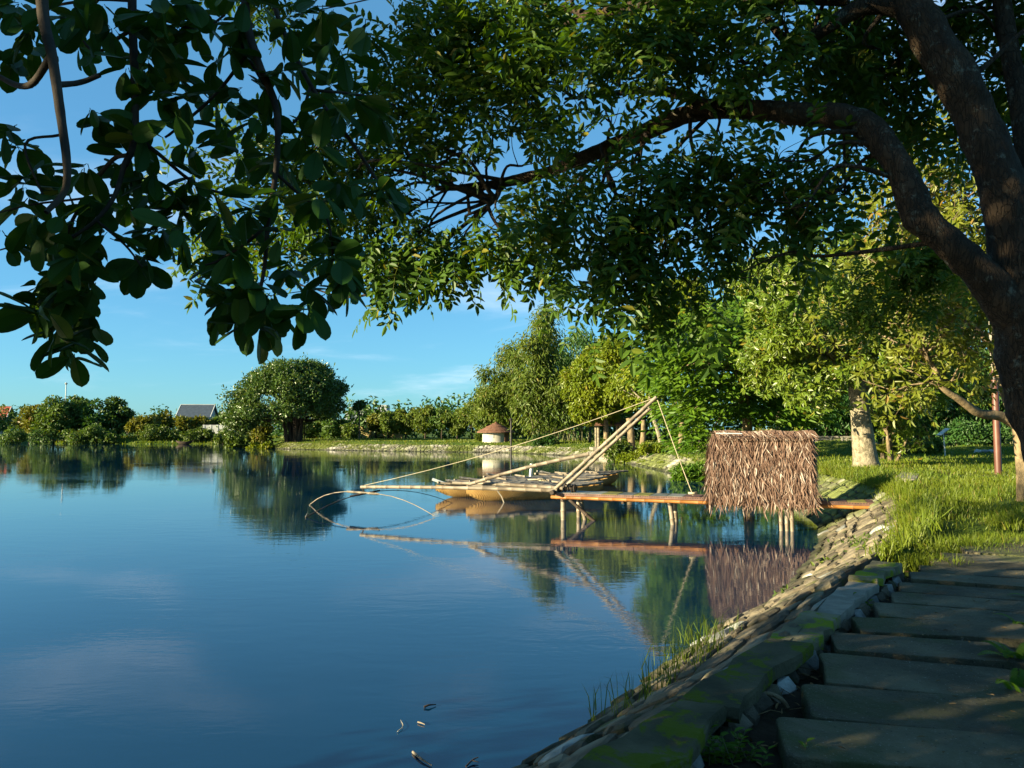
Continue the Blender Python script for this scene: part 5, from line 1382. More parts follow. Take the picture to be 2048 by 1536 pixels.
def right_tree():
    """Sparse yellow-lit tree at the lawn's edge: crooked tan limbs, many bare twigs."""
    Y = 15.0; rs = np.random.RandomState(503)
    x, y, _ = G(2050, 1003, .97); Y = y; z0 = gz(x, y)
    t = thing("crooked_tree", "sparse crooked tan-barked tree with bare twigs beyond the rust-brown lamp post", "tree", (x, y, z0))
    mb = MB(); ends = []
    fk = P(2036, 852, Y); lo = P(2046, 930, Y); base = np.array([x, y, z0 - .1])
    tube(mb, catmull([base, lo, fk, P(2012, 790, Y + .2), P(1996, 740, Y + .4), P(1988, 700, Y + .5)], 5), [.155, .13, .125, .10, .085, .07], 10, rough=.06, rs=rs)
    l1 = catmull([fk, P(2000, 832, Y - .1), P(1958, 826, Y - .3), P(1920, 800, Y - .5), P(1885, 775, Y - .6), P(1868, 735, Y - .7), P(1838, 700, Y - .8), P(1785, 686, Y - 1.0)], 4)
    tube(mb, l1, [.105, .10, .085, .06, .05, .04, .025], 9, rough=.06, rs=rs)
    l2 = catmull([P(1990, 705, Y + .5), P(1962, 668, Y + .4), P(1930, 640, Y + .2), P(1895, 628, Y), P(1850, 600, Y - .2)], 4)
    tube(mb, l2, [.075, .065, .05, .035], 8, rough=.06, rs=rs)
    l3 = catmull([P(1990, 705, Y + .5), P(1990, 600, Y + .9), P(1970, 500, Y + 1.2), P(1930, 400, Y + 1.5)], 4)
    tube(mb, l3, [.07, .06, .045, .02], 8, rough=.06, rs=rs)
    l4 = catmull([P(1988, 590, Y + .9), P(1940, 520, Y + .8), P(1880, 450, Y + .8), P(1810, 400, Y + .9)], 4)
    tube(mb, l4, [.05, .045, .03, .015], 7, rough=.06, rs=rs)
    for l, n in ((l1, 13), (l2, 14), (l3, 22), (l4, 16)):
        for k in range(n):
            i = rs.randint(len(l) // 3, len(l)); d = nrm(rs.randn(3) * np.array([1, .8, .7]) + np.array([-.5, -.1, .45]))
            twigs(mb, rs, l[i], d, rs.uniform(.9, 1.7), .022, 2, ends, .6, 5, 3, .03)
    mb.obj("trunk", M['bark_tan'], t, smooth=True)
    lm = MB(); rosettes(lm, rs, [e for e in ends if rs.rand() < .92], 2, .155, .062, .16, .4, 6); lm.obj("crown", L['olive'], t)
right_tree()
def round_bush(name, label, u, v, wp, hp, Y, leafm, seed, n=1500, Lf=.16, Wf=.08, group=None, dep=None):
    rs = np.random.RandomState(seed); x = Xat(u, Y); z0 = gz(x, Y); w_, h_ = wp * Y / FPX, hp * Y / FPX
    t = thing(name, label, "hedge" if "hedge" in name else "bush", (x, Y, z0), group)
    LB = np.array([(x + rs.uniform(-.5, .5) * w_, Y + rs.uniform(-.5, .5) * (dep or w_ * .5), z0 + h_ * rs.uniform(.2, .75), h_ * .42, h_ * .42, h_ * .36) for _ in range(max(8, int(w_ * 4)))])
    mb = MB(); limbs(mb, rs, (x, Y, z0 - .05), LB, .03, 6, seg=5); mb.obj("stems", M['bark'], t)
    crown_leaves(MB(), rs, LB, n, Lf, Wf, .0, .9, .6).obj("foliage", leafm, t)
round_bush("hedge", "low clipped yellow-green hedge along the bank beneath the leaning pale tree", 1262, 898, 40, 22, 55, L['yellow'], 601, 1500, .2, .1, "hedge blocks by the pavilion", 1.0)
round_bush("hedge", "low clipped hedge block next along from the pavilion, below the leaning pale tree's foot", 1310, 898, 52, 20, 53, L['yellow'], 602, 1800, .2, .1, "hedge blocks by the pavilion", 1.0)
round_bush("hedge", "dark clipped hedge at the lawn's back edge beside the solar lamp", 1835, 908, 95, 28, 43, L['shrub'], 603, 3800, .18, .07, None, 1.4)
round_bush("bush", "leafy bush standing before the pavilion trunks", 1238, 884, 30, 46, 58, L['shrub'], 604, 1500, .26, .13)
round_bush("bush", "rounded dark bush at the foot of the tallest bamboo plume", 1082, 888, 44, 26, 78, L['bamboo_dark'], 605, 900, .3, .12)
round_bush("bush", "small round bush on the far lawn in front of the round house", 962, 884, 16, 16, 90, L['shrub'], 606, 400, .25, .14)
round_bush("bush", "green bush hanging over the stones below the feathery tree", 1392, 915, 60, 50, 36, L['feather'], 607, 1600, .26, .09)
round_bush("bush", "bushy undergrowth at the foot of the feathery tree's trunk", 1530, 880, 130, 40, 46, L['olive'], 608, 2600, .24, .11, None, 2.5)
round_bush("bush", "low bush hugging the water by the banyan's point", 520, 895, 46, 22, 97.5, L['yellow'], 609, 900, .35, .2)
round_bush("bush", "dark bush mass between the deep green bamboo and the rust-brown lamp post", 1945, 880, 120, 52, 52, L['bamboo_dark'], 610, 3600, .24, .11, None, 2.5)
def cycad(label, u, v, Y, n, ln, seed, leafm, group=None, name="cycad", cat="plant"):
    rs = np.random.RandomState(seed); x = Xat(u, Y); z0 = gz(x, Y)
    t = thing(name, label, cat, (x, Y, z0), group)
    st_ = MB(); fm = MB()
    tube(st_, [(x, Y, z0 - .05), (x, Y, z0 + ln * .25)], [ln * .12, ln * .09], 8)
    st_.obj("stem", M['bark'], t)
    for k in range(n):
        a = k * 2.4 + rs.rand() * .3; e = rs.uniform(.25, 1.2); d0 = np.array([math.cos(a) * math.cos(e), math.sin(a) * math.cos(e), math.sin(e)])
        pts = [np.array([x, Y, z0 + ln * .22])]
        for q in range(7): pts.append(pts[-1] + nrm(d0 + np.array([0, 0, -.16 * q])) * ln / 7)
        pl = catmull(pts, 3); tn = nrm(np.gradient(pl, axis=0)); sd = nrm(np.cross(tn, [0, 0, 1.0])); up = np.cross(sd, tn)
        m_ = len(pl)
        for sg in (-1, 1):
            leaves(fm, pl[2:], nrm(sd[2:] * sg + tn[2:] * .55), up[2:], ln * .26 * np.sin(np.linspace(.5, 3.0, m_ - 2)), ln * .035, fold=.1)
        tube(fm, pl, [ln * .012, ln * .004], 4, caps=False)
    fm.obj("fronds", leafm, t)
cycad("spiky cycad with arching fronds between the white trunk and the small multi-stemmed tree", 1764, 905, 36, 22, 1.1, 611, L['olive'])

# ------------------------------------------------------------------ the big tree over the path
def bark_mat():
    m, t = nodes_of("furrowed_bark")
    v = coords(t, (1, 1, .28), world=False)
    dv = N(t, "ShaderNodeTexVoronoi", feature='DISTANCE_TO_EDGE'); dv.inputs['Scale'].default_value = 30
    ad = N(t, "ShaderNodeVectorMath", operation='ADD'); t.links.new(v, ad.inputs[0])
    nz = N(t, "ShaderNodeTexNoise"); nz.inputs['Scale'].default_value = 5; nz.inputs['Detail'].default_value = 5; t.links.new(v, nz.inputs['Vector'])
    sc = N(t, "ShaderNodeVectorMath", operation='SCALE'); sc.inputs['Scale'].default_value = .34; t.links.new(nz.outputs['Color'], sc.inputs[0]); t.links.new(sc.outputs[0], ad.inputs[1])
    t.links.new(ad.outputs[0], dv.inputs['Vector'])
    crack = remap(t, dv.outputs['Distance'], 0.0, .12, .5, 1.0)
    c = mixc(t, remap(t, noise(t, v, 6, 7, .65), .3, .7), (.022, .016, .011), (.062, .041, .025))
    c = mixc(t, remap(t, noise(t, coords(t, (1, 1, 1), world=False), 9, 6, .7), .56, .66), c, (.10, .105, .085))
    c = mixc(t, crack, (.022, .016, .011), c)
    h = mth(t, 'ADD', crack, mth(t, 'MULTIPLY', noise(t, v, 30, 6, .7), .5))
    return finish(m, t, princ(t, c, .88, .2, bumpn(t, h, .022)))
M['furrow'] = bark_mat()
L['big'] = leafmat("canopy_leaflet", (0.030, 0.078, 0.010), (0.080, 0.140, 0.014), (0.17, 0.16, 0.02), 0.42, 0.45, 0.2, 0.9)
def big_tree():
    rs = np.random.RandomState(700)
    x, y = 4.36, 5.55; z0 = gz(x, y)
    t = thing("shade_tree", "big dark tree leaning in beside the path, its crooked limb reaching over the water", "tree", (x, y, z0))
    Y = 5.5
    mb = MB()
    W = lambda pts: np.array([P(*p) for p in pts])
    stem = np.vstack([[(x + .18, y, z0 - .25), (x + .12, y, z0 + .45)], W([(2112, 860, Y), (2086, 760, Y), (2066, 660, Y), (2046, 560, Y), (2021, 450, Y + .02), (1992, 340, Y + .08), (1958, 245, Y + .15), (1915, 165, Y + .22), (1868, 85, Y + .3), (1820, 0, Y + .4), (1775, -110, Y + .5), (1740, -240, Y + .6)])])
    rr = [.40, .29, .245, .24, .235, .215, .165, .150, .145, .150, .150, .14, .12, .10]
    sp = catmull(stem, 14); tube(mb, sp, np.interp(np.linspace(0, 1, len(sp)), np.linspace(0, 1, len(rr)), rr), 40, rough=.02, rs=rs, knots=.30)
    limb = W([(2045, 640, Y), (2000, 590, Y - .02), (1948, 530, Y - .02), (1893, 482, Y), (1845, 440, Y + .05), (1820, 385, Y + .12), (1795, 330, Y + .2), (1760, 280, Y + .3), (1718, 247, Y + .4), (1660, 230, Y + .55), (1590, 226, Y + .7), (1520, 220, Y + .85), (1450, 216, Y + 1.0), (1400, 222, Y + 1.1), (1330, 245, Y + 1.3), (1250, 282, Y + 1.55), (1160, 318, Y + 1.8), (1090, 345, Y + 2.0), (1010, 364, Y + 2.2), (940, 374, Y + 2.4), (872, 378, Y + 2.6)])
    lr_ = [.18, .145, .118, .112, .106, .104, .106, .102, .106, .100, .090, .084, .086, .080, .08, .072, .062, .052, .05, .036, .022]
    lp = catmull(limb, 9); tube(mb, lp, np.interp(np.linspace(0, 1, len(lp)), np.linspace(0, 1, len(lr_)), lr_), 26, rough=.02, rs=rs, knots=.38)
    subs = [([(1412, 214, Y + 1.1), (1370, 192, Y + 1.3), (1300, 180, Y + 1.6), (1220, 188, Y + 1.9), (1130, 198, Y + 2.2)], .065, .015),
            ([(1000, 366, Y + 2.2), (994, 392, Y + 2.15), (975, 412, Y + 2.1), (930, 432, Y + 2.1)], .035, .012),
            ([(1215, 300, Y + 1.6), (1213, 330, Y + 1.5), (1205, 368, Y + 1.4)], .04, .012),
            ([(1835, 20, Y + .4), (1740, 10, Y + .5), (1660, 50, Y + .6), (1592, 98, Y + .8), (1540, 140, Y + 1.0), (1440, 170, Y + 1.4)], .09, .02),
            ([(1588, 97, Y + .8), (1540, 45, Y + .9), (1510, -30, Y + 1.0)], .045, .02),
            ([(1700, -10, Y + .6), (1480, -8, Y + 1.0), (1290, 10, Y + 1.4), (1140, 42, Y + 1.8), (1060, 72, Y + 2.1), (980, 108, Y + 2.4)], .085, .012),
            ([(1180, 30, Y + 1.7), (1120, 18, Y + 1.9), (1060, 50, Y + 2.2), (900, 62, Y + 2.7)], .04, .01),
            ([(2070, 420, Y + .3), (2052, 300, Y + .5), (2036, 190, Y + .6), (2012, 60, Y + .7), (1996, -60, Y + .8)], .085, .07)]
    for pts, a, b in subs:
        q = catmull(W(pts), 5); tube(mb, q, np.linspace(a, b, len(q)), 10, rough=.05, rs=rs)
    # canopy masses: (u, v, depth, half width px, half height px)
    cl = [(560, 330, 8.6, 90, 70), (470, 440, 8.8, 100, 70), (560, 480, 8.4, 90, 50), (420, 520, 8.8, 50, 30), (640, 400, 8.2, 90, 80), (700, 300, 8.0, 90, 90), (390, 400, 9.0, 45, 50), (590, 30, 8.8, 70, 40),
          (760, 380, 7.8, 100, 80), (800, 260, 7.8, 110, 80), (740, 470, 7.8, 90, 60), (830, 480, 7.6, 110, 60), (800, 535, 7.8, 65, 40), (750, 570, 8.0, 24, 28), (930, 500, 7.4, 110, 55), (880, 150, 7.6, 110, 70), (800, 100, 7.8, 60, 60), (860, 50, 7.6, 80, 50), (960, 60, 7.4, 110, 60), (960, 220, 7.4, 110, 80), (900, 330, 7.6, 110, 50), (1010, 440, 7.2, 110, 60), (1060, 130, 7.0, 110, 80), (1080, 260, 7.2, 110, 70), (1100, 20, 7.0, 110, 50), (1060, 520, 7.3, 60, 30), (1140, 540, 7.0, 34, 36), (1120, 420, 6.9, 100, 70), (1190, 350, 6.8, 110, 70),
          (1200, 100, 6.7, 110, 80), (1210, 220, 6.7, 110, 60), (1230, 440, 6.6, 110, 80), (1260, 540, 6.6, 90, 60), (1250, 600, 6.6, 66, 44), (1320, 560, 6.4, 70, 60), (1310, 350, 6.4, 110, 70), (1330, 130, 6.4, 110, 90), (1330, 20, 6.4, 120, 60), (1380, 450, 6.3, 110, 90), (1380, 570, 6.4, 60, 50), (1420, 320, 6.2, 100, 60), (1470, 410, 6.0, 100, 85), (1480, 545, 6.0, 40, 55), (1460, 110, 6.2, 120, 80), (1540, 320, 5.9, 110, 70), (1560, 420, 5.9, 100, 70), (1560, 30, 6.2, 110, 60), (1620, 370, 5.9, 90, 65), (1640, 130, 6.6, 100, 80), (1690, 390, 6.0, 60, 50), (1690, 330, 6.2, 60, 40), (1700, 60, 6.8, 110, 70), (1790, 160, 6.9, 100, 80), (1800, 50, 6.8, 100, 70), (1830, 250, 7.2, 70, 50), (1880, 40, 6.6, 80, 60), (2000, 160, 7.0, 60, 110), (2010, 40, 6.6, 60, 60),
          # above the frame and beyond its edges
          (600, -120, 8.4, 200, 120), (900, -120, 7.6, 200, 120), (1200, -130, 7.0, 200, 120), (1500, -130, 6.6, 200, 120), (1800, -130, 6.4, 200, 120), (2100, -80, 6.2, 150, 160), (1300, -330, 6.4, 260, 140), (1700, -330, 6.2, 260, 140), (2100, -330, 6.0, 240, 160), (2240, 150, 6.6, 120, 160)]
    # compound leaves: a thin stalk with leaflets either side and one at its end
    def template(seed):
        r = np.random.RandomState(seed); m_ = MB(); n = 5; ln = .36
        pl = np.array([(q * ln, r.randn() * .006, -.10 * ln * q * q * 2) for q in np.linspace(0, 1, n + 1)])
        tube(m_, pl, [.0022, .001], 3, caps=False)
        P0, D, Nn, Lq = [], [], [], []
        for k in range(1, n + 1):
            for sg in (-1, 1):
                P0.append(pl[k] - np.array([.02, 0, 0])); D.append((.45, sg, -.18 + r.randn() * .25)); Nn.append((r.randn() * .3, r.randn() * .3, 1)); Lq.append(r.uniform(.085, .13))
        P0.append(pl[-1]); D.append((1, 0, -.3)); Nn.append((0, 0, 1)); Lq.append(.12)
        Lq = np.array(Lq); leaves(m_, np.array(P0), np.array(D, float), np.array(Nn, float), Lq, Lq * .42, fold=.14, droop=.18)
        return m_
    TM = [template(k) for k in range(6)]
    TV = [np.concatenate(m_.V) for m_ in TM]; TF = [m_.F for m_ in TM]
    sprays = []
    limbs_ = np.vstack([lp, catmull(W(subs[0][0]), 5), sp])
    limbpts = np.vstack([lp[15::2], sp[62::2]] + [catmull(W(s_[0]), 5) for s_ in subs])
    for (u, v, yy, hu, hv) in cl:
        c = P(u, v, yy); k = yy / FPX
        n = int(.95 * (hu * hv / 100.0) * (1.0 if v > -60 else .5)); rx, rz = hu * k, hv * k; ry = max(rx, rz) * .75
        near = np.argsort(((limbpts - c) ** 2).sum(1))[:26]
        tips = []
        s0 = limbpts[near[rs.randint(26)]]; gap = np.linalg.norm(c - s0)
        bough = catmull([s0, s0 * .65 + c * .35 + rs.randn(3) * .12 * gap + np.array([0, 0, .10]), s0 * .3 + c * .7 + rs.randn(3) * .10 * gap, c], 5)
        tube(mb, bough, [.022, .015, .010, .006], 6, rough=.06, rs=rs, caps=False)
        for b in range(max(3, n // 9)):
            o = nrm(rs.randn(3)) * rs.rand() ** .4
            tp = c + o * np.array([rx, ry, rz]); tips.append(tp); st = bough[rs.randint(len(bough) // 2, len(bough))]
            md = st * .5 + tp * .5 + rs.randn(3) * .16 * np.linalg.norm(tp - st)
            tube(mb, catmull([st, md, tp], 4), [.006, .004, .002], 4, caps=False)
        tips = np.array(tips)
        for q in range(n):
            tp = tips[rs.randint(len(tips))]; p = tp + rs.randn(3) * np.array([.17, .17, .13])
            f = nrm(p - s0); d = nrm(f * .55 + rs.randn(3) * .55 + np.array([0, 0, -.25]))
            up = nrm(np.array([0, 0, 1.0]) + rs.randn(3) * .45)
            s_ = nrm(np.cross(up, d)); up = np.cross(d, s_)
            R = np.stack([d, s_, up], 1) * rs.uniform(.75, 1.2)
            e_ = np.linalg.norm(np.cross(limbs_[:, :] - np.array([0, 0, EYE]), nrm(p - np.array([0, 0, EYE]))), axis=1)      # keep the boughs' lower side bare
            if e_.min() < .20 and p[1] < limbs_[np.argmin(e_), 1] + .15 and rs.rand() < .85: continue
            sprays.append((np.linalg.norm(p - np.array([0, 0, EYE])), rs.randint(6), R, p, 0 <= v))
    mb.obj("trunk", M['furrow'], t, smooth=True)
    sprays.sort(key=lambda q: q[0] + (0 if q[4] else 50))
    tm = [m_.mesh("compound_leaf", [L['big_obj']]) for m_ in TM]
    for q in sprays[:300]:
        o = bpy.data.objects.new("compound_leaf", tm[q[1]]); COL.objects.link(o); par(o, t)
        o.matrix_local = Matrix.Translation(Vector(WLOC[t.name]) * 0) @ Matrix(np.vstack([np.c_[q[2], q[3]], [0, 0, 0, 1]]).tolist())
    lm = MB()
    for q in sprays[300:]:
        base = lm.n; V = TV[q[1]] @ q[2].T + q[3]; lm.V.append(V); lm.n += len(V)
        for F in TF[q[1]]: lm.F.append(F + base); lm.M.append(np.zeros(len(F), int))
    tag(lm.obj("crown", L['big'], t), kind='stuff')
L['big_obj'] = leafmat("canopy_leaflet_near", (0.030, 0.078, 0.010), (0.080, 0.140, 0.014), (0.17, 0.16, 0.02), 0.42, 0.45, 0.2, 0.9, obj=True)
big_tree()

# ------------------------------------------------------------------ the broad-leaved tree that hangs over the photographer
L['mag'] = leafmat("glossy_broad_leaf", (0.018, 0.062, 0.010), (0.055, 0.120, 0.012), (0.16, 0.18, 0.02), 0.42, 0.45, 0.16, 3.0, obj=True)
L['mag_i'] = leafmat("glossy_broad_leaf_far", (0.018, 0.060, 0.010), (0.045, 0.100, 0.012), (0.13, 0.15, 0.02), 0.30, 0.45, 0.16, 1.5)
M['twig'] = plain("dark_twig", (.016, .012, .010), (.045, .033, .024), 20, .8, .2, .002, 60)
def overhang_tree():
    rs = np.random.RandomState(801)
    x, y = -4.9, -3.2; z0 = gz(x, y)
    t = thing("broadleaf_tree", "dark glossy-leaved tree whose big-leaved boughs hang in from above the water", "tree", (x, y, z0))
    mb = MB()
    tube(mb, catmull([(x, y, z0 - .2), (x + .15, y + .1, z0 + 1.6), (x - .1, y + .2, z0 + 3.6), (x - .3, y - .2, z0 + 6.5)], 6), [.42, .30, .25, .14], 14, rough=.05, rs=rs)
    fk = np.array([x, y + .15, z0 + 3.0])
    roots = [P(265, -260, 1.95), P(500, -260, 2.0), P(90, -250, 1.0)]
    for r in roots:
        tube(mb, catmull([fk, fk * .5 + r * .5 + np.array([.2, .2, .55]), r], 7), [.09, .05, .022], 8, caps=False)
    W = lambda pts: np.array([P(*p) for p in pts])
    br = [([(265, -260, 1.95), (264, 0, 1.9), (270, 170, 1.85), (268, 280, 1.82), (250, 330, 1.8)], .0125, .008),
          ([(250, 325, 1.8), (230, 390, 1.78), (192, 440, 1.75), (140, 478, 1.75), (110, 500, 1.75)], .0065, .003),
          ([(258, 310, 1.8), (225, 320, 1.85), (180, 380, 1.9), (130, 480, 1.9), (136, 580, 1.9), (138, 690, 1.88)], .006, .003),
          ([(500, -260, 2.0), (490, 0, 1.95), (515, 120, 1.9), (552, 215, 1.88), (553, 330, 1.85), (537, 440, 1.85), (528, 540, 1.85), (510, 625, 1.85)], .0125, .004),
          ([(500, -260, 2.0), (545, 0, 2.1), (622, 172, 2.05), (700, 280, 2.0), (760, 372, 2.0), (765, 400, 2.0)], .009, .003),
          ([(90, -250, 1.0), (84, 0, .95), (104, 110, .92), (120, 220, .9), (134, 330, .88), (128, 385, .88), (92, 425, .86)], .0085, .003),
          ([(548, 205, 1.88), (470, 40, 2.0), (560, -60, 2.0)], .005, .003), ([(500, 100, 1.9), (430, 190, 1.95), (350, 260, 1.95), (330, 275, 1.95)], .005, .003),
          ([(262, 60, 1.9), (230, 80, 1.95), (190, 105, 2.0), (150, 60, 2.0)], .006, .003), ([(268, 270, 1.82), (320, 310, 1.85), (380, 360, 1.9), (440, 385, 1.9), (480, 375, 1.9)], .006, .003),
          ([(535, 450, 1.85), (500, 480, 1.85), (440, 520, 1.9), (410, 530, 1.9)], .005, .0025), ([(622, 172, 2.05), (600, 230, 2.0), (560, 270, 2.0)], .005, .003),
          ([(625, 180, 2.05), (720, 190, 2.1), (790, 210, 2.1)], .005, .003), ([(545, 340, 1.85), (600, 390, 1.9), (650, 430, 1.95), (665, 500, 1.95), (660, 560, 1.95)], .005, .0025),
          ([(104, 110, .92), (60, 170, .95), (10, 160, 1.0), (-40, 120, 1.0)], .005, .003), ([(112, 170, .92), (160, 165, .95), (200, 150, .95)], .004, .003),
          ([(140, 478, 1.75), (90, 480, 1.8), (30, 492, 1.85), (0, 500, 1.9)], .0035, .002), ([(230, 390, 1.78), (140, 400, 1.9), (60, 410, 1.9), (-20, 430, 1.9)], .004, .002), ([(120, 270, 1.9), (50, 290, 1.9), (90, 400, 1.9)], .004, .003),
          ([(192, 440, 1.75), (250, 490, 1.8), (285, 535, 1.8)], .004, .002), ([(264, 20, 1.9), (330, 40, 1.95), (400, 60, 2.0), (450, 30, 2.0)], .006, .003), ([(264, 0, 1.9), (180, 0, 2.0), (60, 20, 2.1)], .006, .003)]
    for pts, a, b in br:
        q = catmull(W(pts), 5); tube(MB(), q, np.linspace(a, b, len(q)), 8, rough=.05, rs=rs, caps=False).obj('branch', M['twig'], t, smooth=True)
    mb.obj("trunk", M['bark_dark'], t, smooth=True)
    wh = [(20, 30), (60, 100), (150, 50), (200, 20), (180, 110), (230, 60), (300, 60), (330, 110), (390, 60), (440, 40), (360, 170), (420, 140), (480, 90), (310, 190), (400, 210), (460, 200), (530, 170), (580, 60), (610, 140), (650, 210), (690, 110), (340, 250), (440, 260), (500, 240), (600, 270), (480, 310), (390, 300),
          (250, 310), (285, 290), (30, 370), (60, 410), (100, 440), (15, 495), (230, 350), (300, 370), (370, 360), (430, 390), (350, 430), (310, 480), (260, 410), (190, 430), (115, 490), (220, 480), (270, 535), (150, 550), (130, 605), (165, 640), (80, 625), (140, 690), (330, 480), (440, 450), (500, 430), (560, 400), (620, 420), (690, 395), (755, 400), (640, 470), (670, 520), (440, 530), (470, 580), (530, 600), (515, 655), (640, 600), (690, 575), (560, 480), (415, 520), (40, 300), (20, 120), (100, 30), (250, 140), (540, 330), (580, 330), (350, 20), (520, 20), (640, 40), (720, 210), (760, 240), (110, 350), (160, 480), (210, 250), (285, 130), (150, 590), (490, 650), (545, 640), (450, 600), (110, 520), (155, 520), (120, 560), (165, 590), (105, 640), (155, 660), (125, 690), (145, 715), (90, 595), (60, 620), (110, 600), (150, 625), (480, 620), (520, 655), (505, 600), (440, 640), (620, 580), (690, 560), (430, 570)]
    # broad leaf with a midrib fold and a bluntly rounded end
    def leafmesh(seed):
        r = np.random.RandomState(seed); m_ = MB()
        xs_ = np.array([0, .10, .28, .48, .66, .82, .93, 1.0]); hw = np.array([.03, .11, .21, .265, .275, .235, .15, .0])
        V = []; cv = r.uniform(.10, .35); tw = r.randn() * .12
        for q, h in zip(xs_, hw):
            zc = -cv * q * q * .35; up = .22 * h
            V += [(q, -h, zc + up + tw * q * h), (q, -h * .5, zc + up * .35), (q, 0, zc - .01), (q, h * .5, zc + up * .35), (q, h, zc + up - tw * q * h)]
        F = [(5 * k + j, 5 * k + j + 1, 5 * k + j + 6, 5 * k + j + 5) for k in range(7) for j in range(4)]
        m_.add(np.array(V), [f[::-1] for f in F])
        tube(m_, [(-.14, 0, .03), (0, 0, 0)], [.014, .012], 4, caps=False)
        tube(m_, [(q, 0, -cv * q * q * .35 - .012) for q in (0, .3, .6, .9)], [.014, .011, .008, .003], 4, caps=False)
        return m_
    TM = [leafmesh(k) for k in range(7)]
    lv = []
    wh = wh + [(a + rs.randn() * 34, b - abs(rs.randn()) * 26) for a, b in wh if rs.rand() < .75]
    for (u, v) in wh:
        yy = rs.uniform(1.65, 2.2); c = P(u, v, yy)
        # a short twig to the nearest branch point
        ax = nrm(np.array([rs.randn() * .5, rs.randn() * .5 - .2, -.55]))
        n = rs.randint(6, 10)
        uu = nrm(np.cross(ax, rs.randn(3))); vv = np.cross(ax, uu)
        for k in range(n):
            a = k * 2.4 + rs.rand() * .5
            d = nrm(uu * math.cos(a) + vv * math.sin(a) + ax * rs.uniform(.2, .9) + np.array([0, 0, -.25]))
            up = nrm(ax * -.8 + np.array([0, -.25, .5]) + rs.randn(3) * .35); s_ = nrm(np.cross(up, d)); up = np.cross(d, s_)
            sz = rs.uniform(.056, .092)
            lv.append((rs.randint(7), np.stack([d, s_, up], 1) * sz, c + d * .012 - ax * rs.rand() * .05))
    for (u, v, yy, dv, sz) in ((30, 240, .92, (-.1, .15, -1), .15), (60, 300, .95, (-.7, .2, -.5), .13), (135, 130, .9, (.9, .1, .3), .13), (130, 165, .88, (1, .05, -.45), .125), (118, 190, .9, (.45, .3, -1), .15), (95, 150, .9, (-.5, .2, .8), .10), (60, 110, .95, (-.3, .1, .9), .085), (10, 180, .95, (-.9, .1, -.4), .14), (85, 140, .92, (-.9, .25, -.2), .13)):
        d = nrm(np.array(dv)); up = nrm(np.array([.1, -.75, .45]) + rs.randn(3) * .2); s_ = nrm(np.cross(up, d)); up = np.cross(d, s_)
        lv.insert(0, (rs.randint(7), np.stack([d, s_, up], 1) * sz, P(u, v, yy)))
    me = [m_.mesh("leaf", [L['mag']], True) for m_ in TM]
    order = [0] * 9 + [1] * (len(lv) - 9)
    first = lv[:9]; other = lv[9:]; rs.shuffle(other)
    for k, R, p in first + other[:291]:
        o = bpy.data.objects.new("leaf", me[k]); COL.objects.link(o); par(o, t)
        o.matrix_local = Matrix(np.vstack([np.c_[R, p], [0, 0, 0, 1]]).tolist())
    lm = MB()
    for k, R, p in other[291:]:
        base = lm.n; V = np.concatenate(TM[k].V) @ R.T + p; lm.V.append(V); lm.n += len(V)
        for F in TM[k].F: lm.F.append(F + base); lm.M.append(np.zeros(len(F), int))
    # its unseen crown, both leaf masses shaped and placed to shade path and canopy
    LB = np.vstack([lobes(rs, (-6.7, -.6, z0 + 4.0), (4.2, 4.3, 4.3), 84, .22, -.85), lobes(rs, (-8.6, 2.6, 8.9), (4.2, 4.2, 3.2), 46, .22, -.85)])
    LB = LB[(LB[:, 1] + LB[:, 4] < .3) | (-LB[:, 0] - LB[:, 3] * 1.3 > .75 * (LB[:, 1] + LB[:, 4]))]
    tube(mb2 := MB(), catmull([fk, (-6.0, -.6, 6.4), (-8.2, 2.0, 8.4)], 5), [.2, .14, .06], 9); mb2.obj('bough', M['bark_dark'], t, smooth=True)
    crown_leaves(lm, rs, LB, 34000, .19, .10, .5, .5, .2)
    tag(lm.obj("crown", L['mag_i'], t, smooth=False), kind='stuff')
overhang_tree()
# its neighbours further along the bank behind the photographer
tree("bank_tree", "tall dense tree on the bank behind the photographer's place", "tree", (-10.5, -9.5, gz(-10.5, -9.5)), 12.5, 11, 2.0, L['mag_i'], M['bark_dark'], 9000, .30, .16, seed=881, nl=60, lr=.25, trunk_r=.3, group="trees on the bank behind the photographer")
tree("bank_tree", "tall open tree by the path behind the photographer's place", "tree", (-3.5, -9.0, gz(-3.5, -9)), 12.0, 9, 3.0, L['mag_i'], M['bark_dark'], 6000, .30, .16, seed=882, nl=50, lr=.25, trunk_r=.26, group="trees on the bank behind the photographer")

# ------------------------------------------------------------------ grass
def blades(mb, rs, x, y, h, w_, lean=.35, z=None, hang=.0):
    n = len(x); z = ground_z(x, y) if z is None else z
    a = rs.rand(n) * 2 * math.pi; dr = np.stack([np.cos(a), np.sin(a), np.zeros(n)], -1); sd = np.stack([-np.sin(a + 1.0), np.cos(a + 1.0), np.zeros(n)], -1)
    ln = np.abs(rs.randn(n)) * lean; h = h * rs.uniform(.55, 1.25, n); w_ = w_ * rs.uniform(.7, 1.3, n)
    b = np.stack([x, y, z - .02], -1); m_ = b + np.array([0, 0, 1.0]) * (h * .6)[:, None] + dr * (h * ln * .35)[:, None]
    tp = b + np.array([0, 0, 1.0]) * (h * (1 - ln * .35))[:, None] + dr * (h * ln * 1.1)[:, None]
    V = np.stack([b - sd * (w_ / 2)[:, None], b + sd * (w_ / 2)[:, None], m_ + sd * (w_ * .4)[:, None], m_ - sd * (w_ * .4)[:, None], tp], 1).reshape(-1, 3)
    i = np.arange(n)[:, None] * 5
    mb.add(V, i + np.array([[0, 1, 2, 3]])); mb.F.append((i + np.array([[3, 2, 4]])) + mb.n - 5 * n); mb.M.append(np.zeros(n, int))
rs = np.random.RandomState(901)
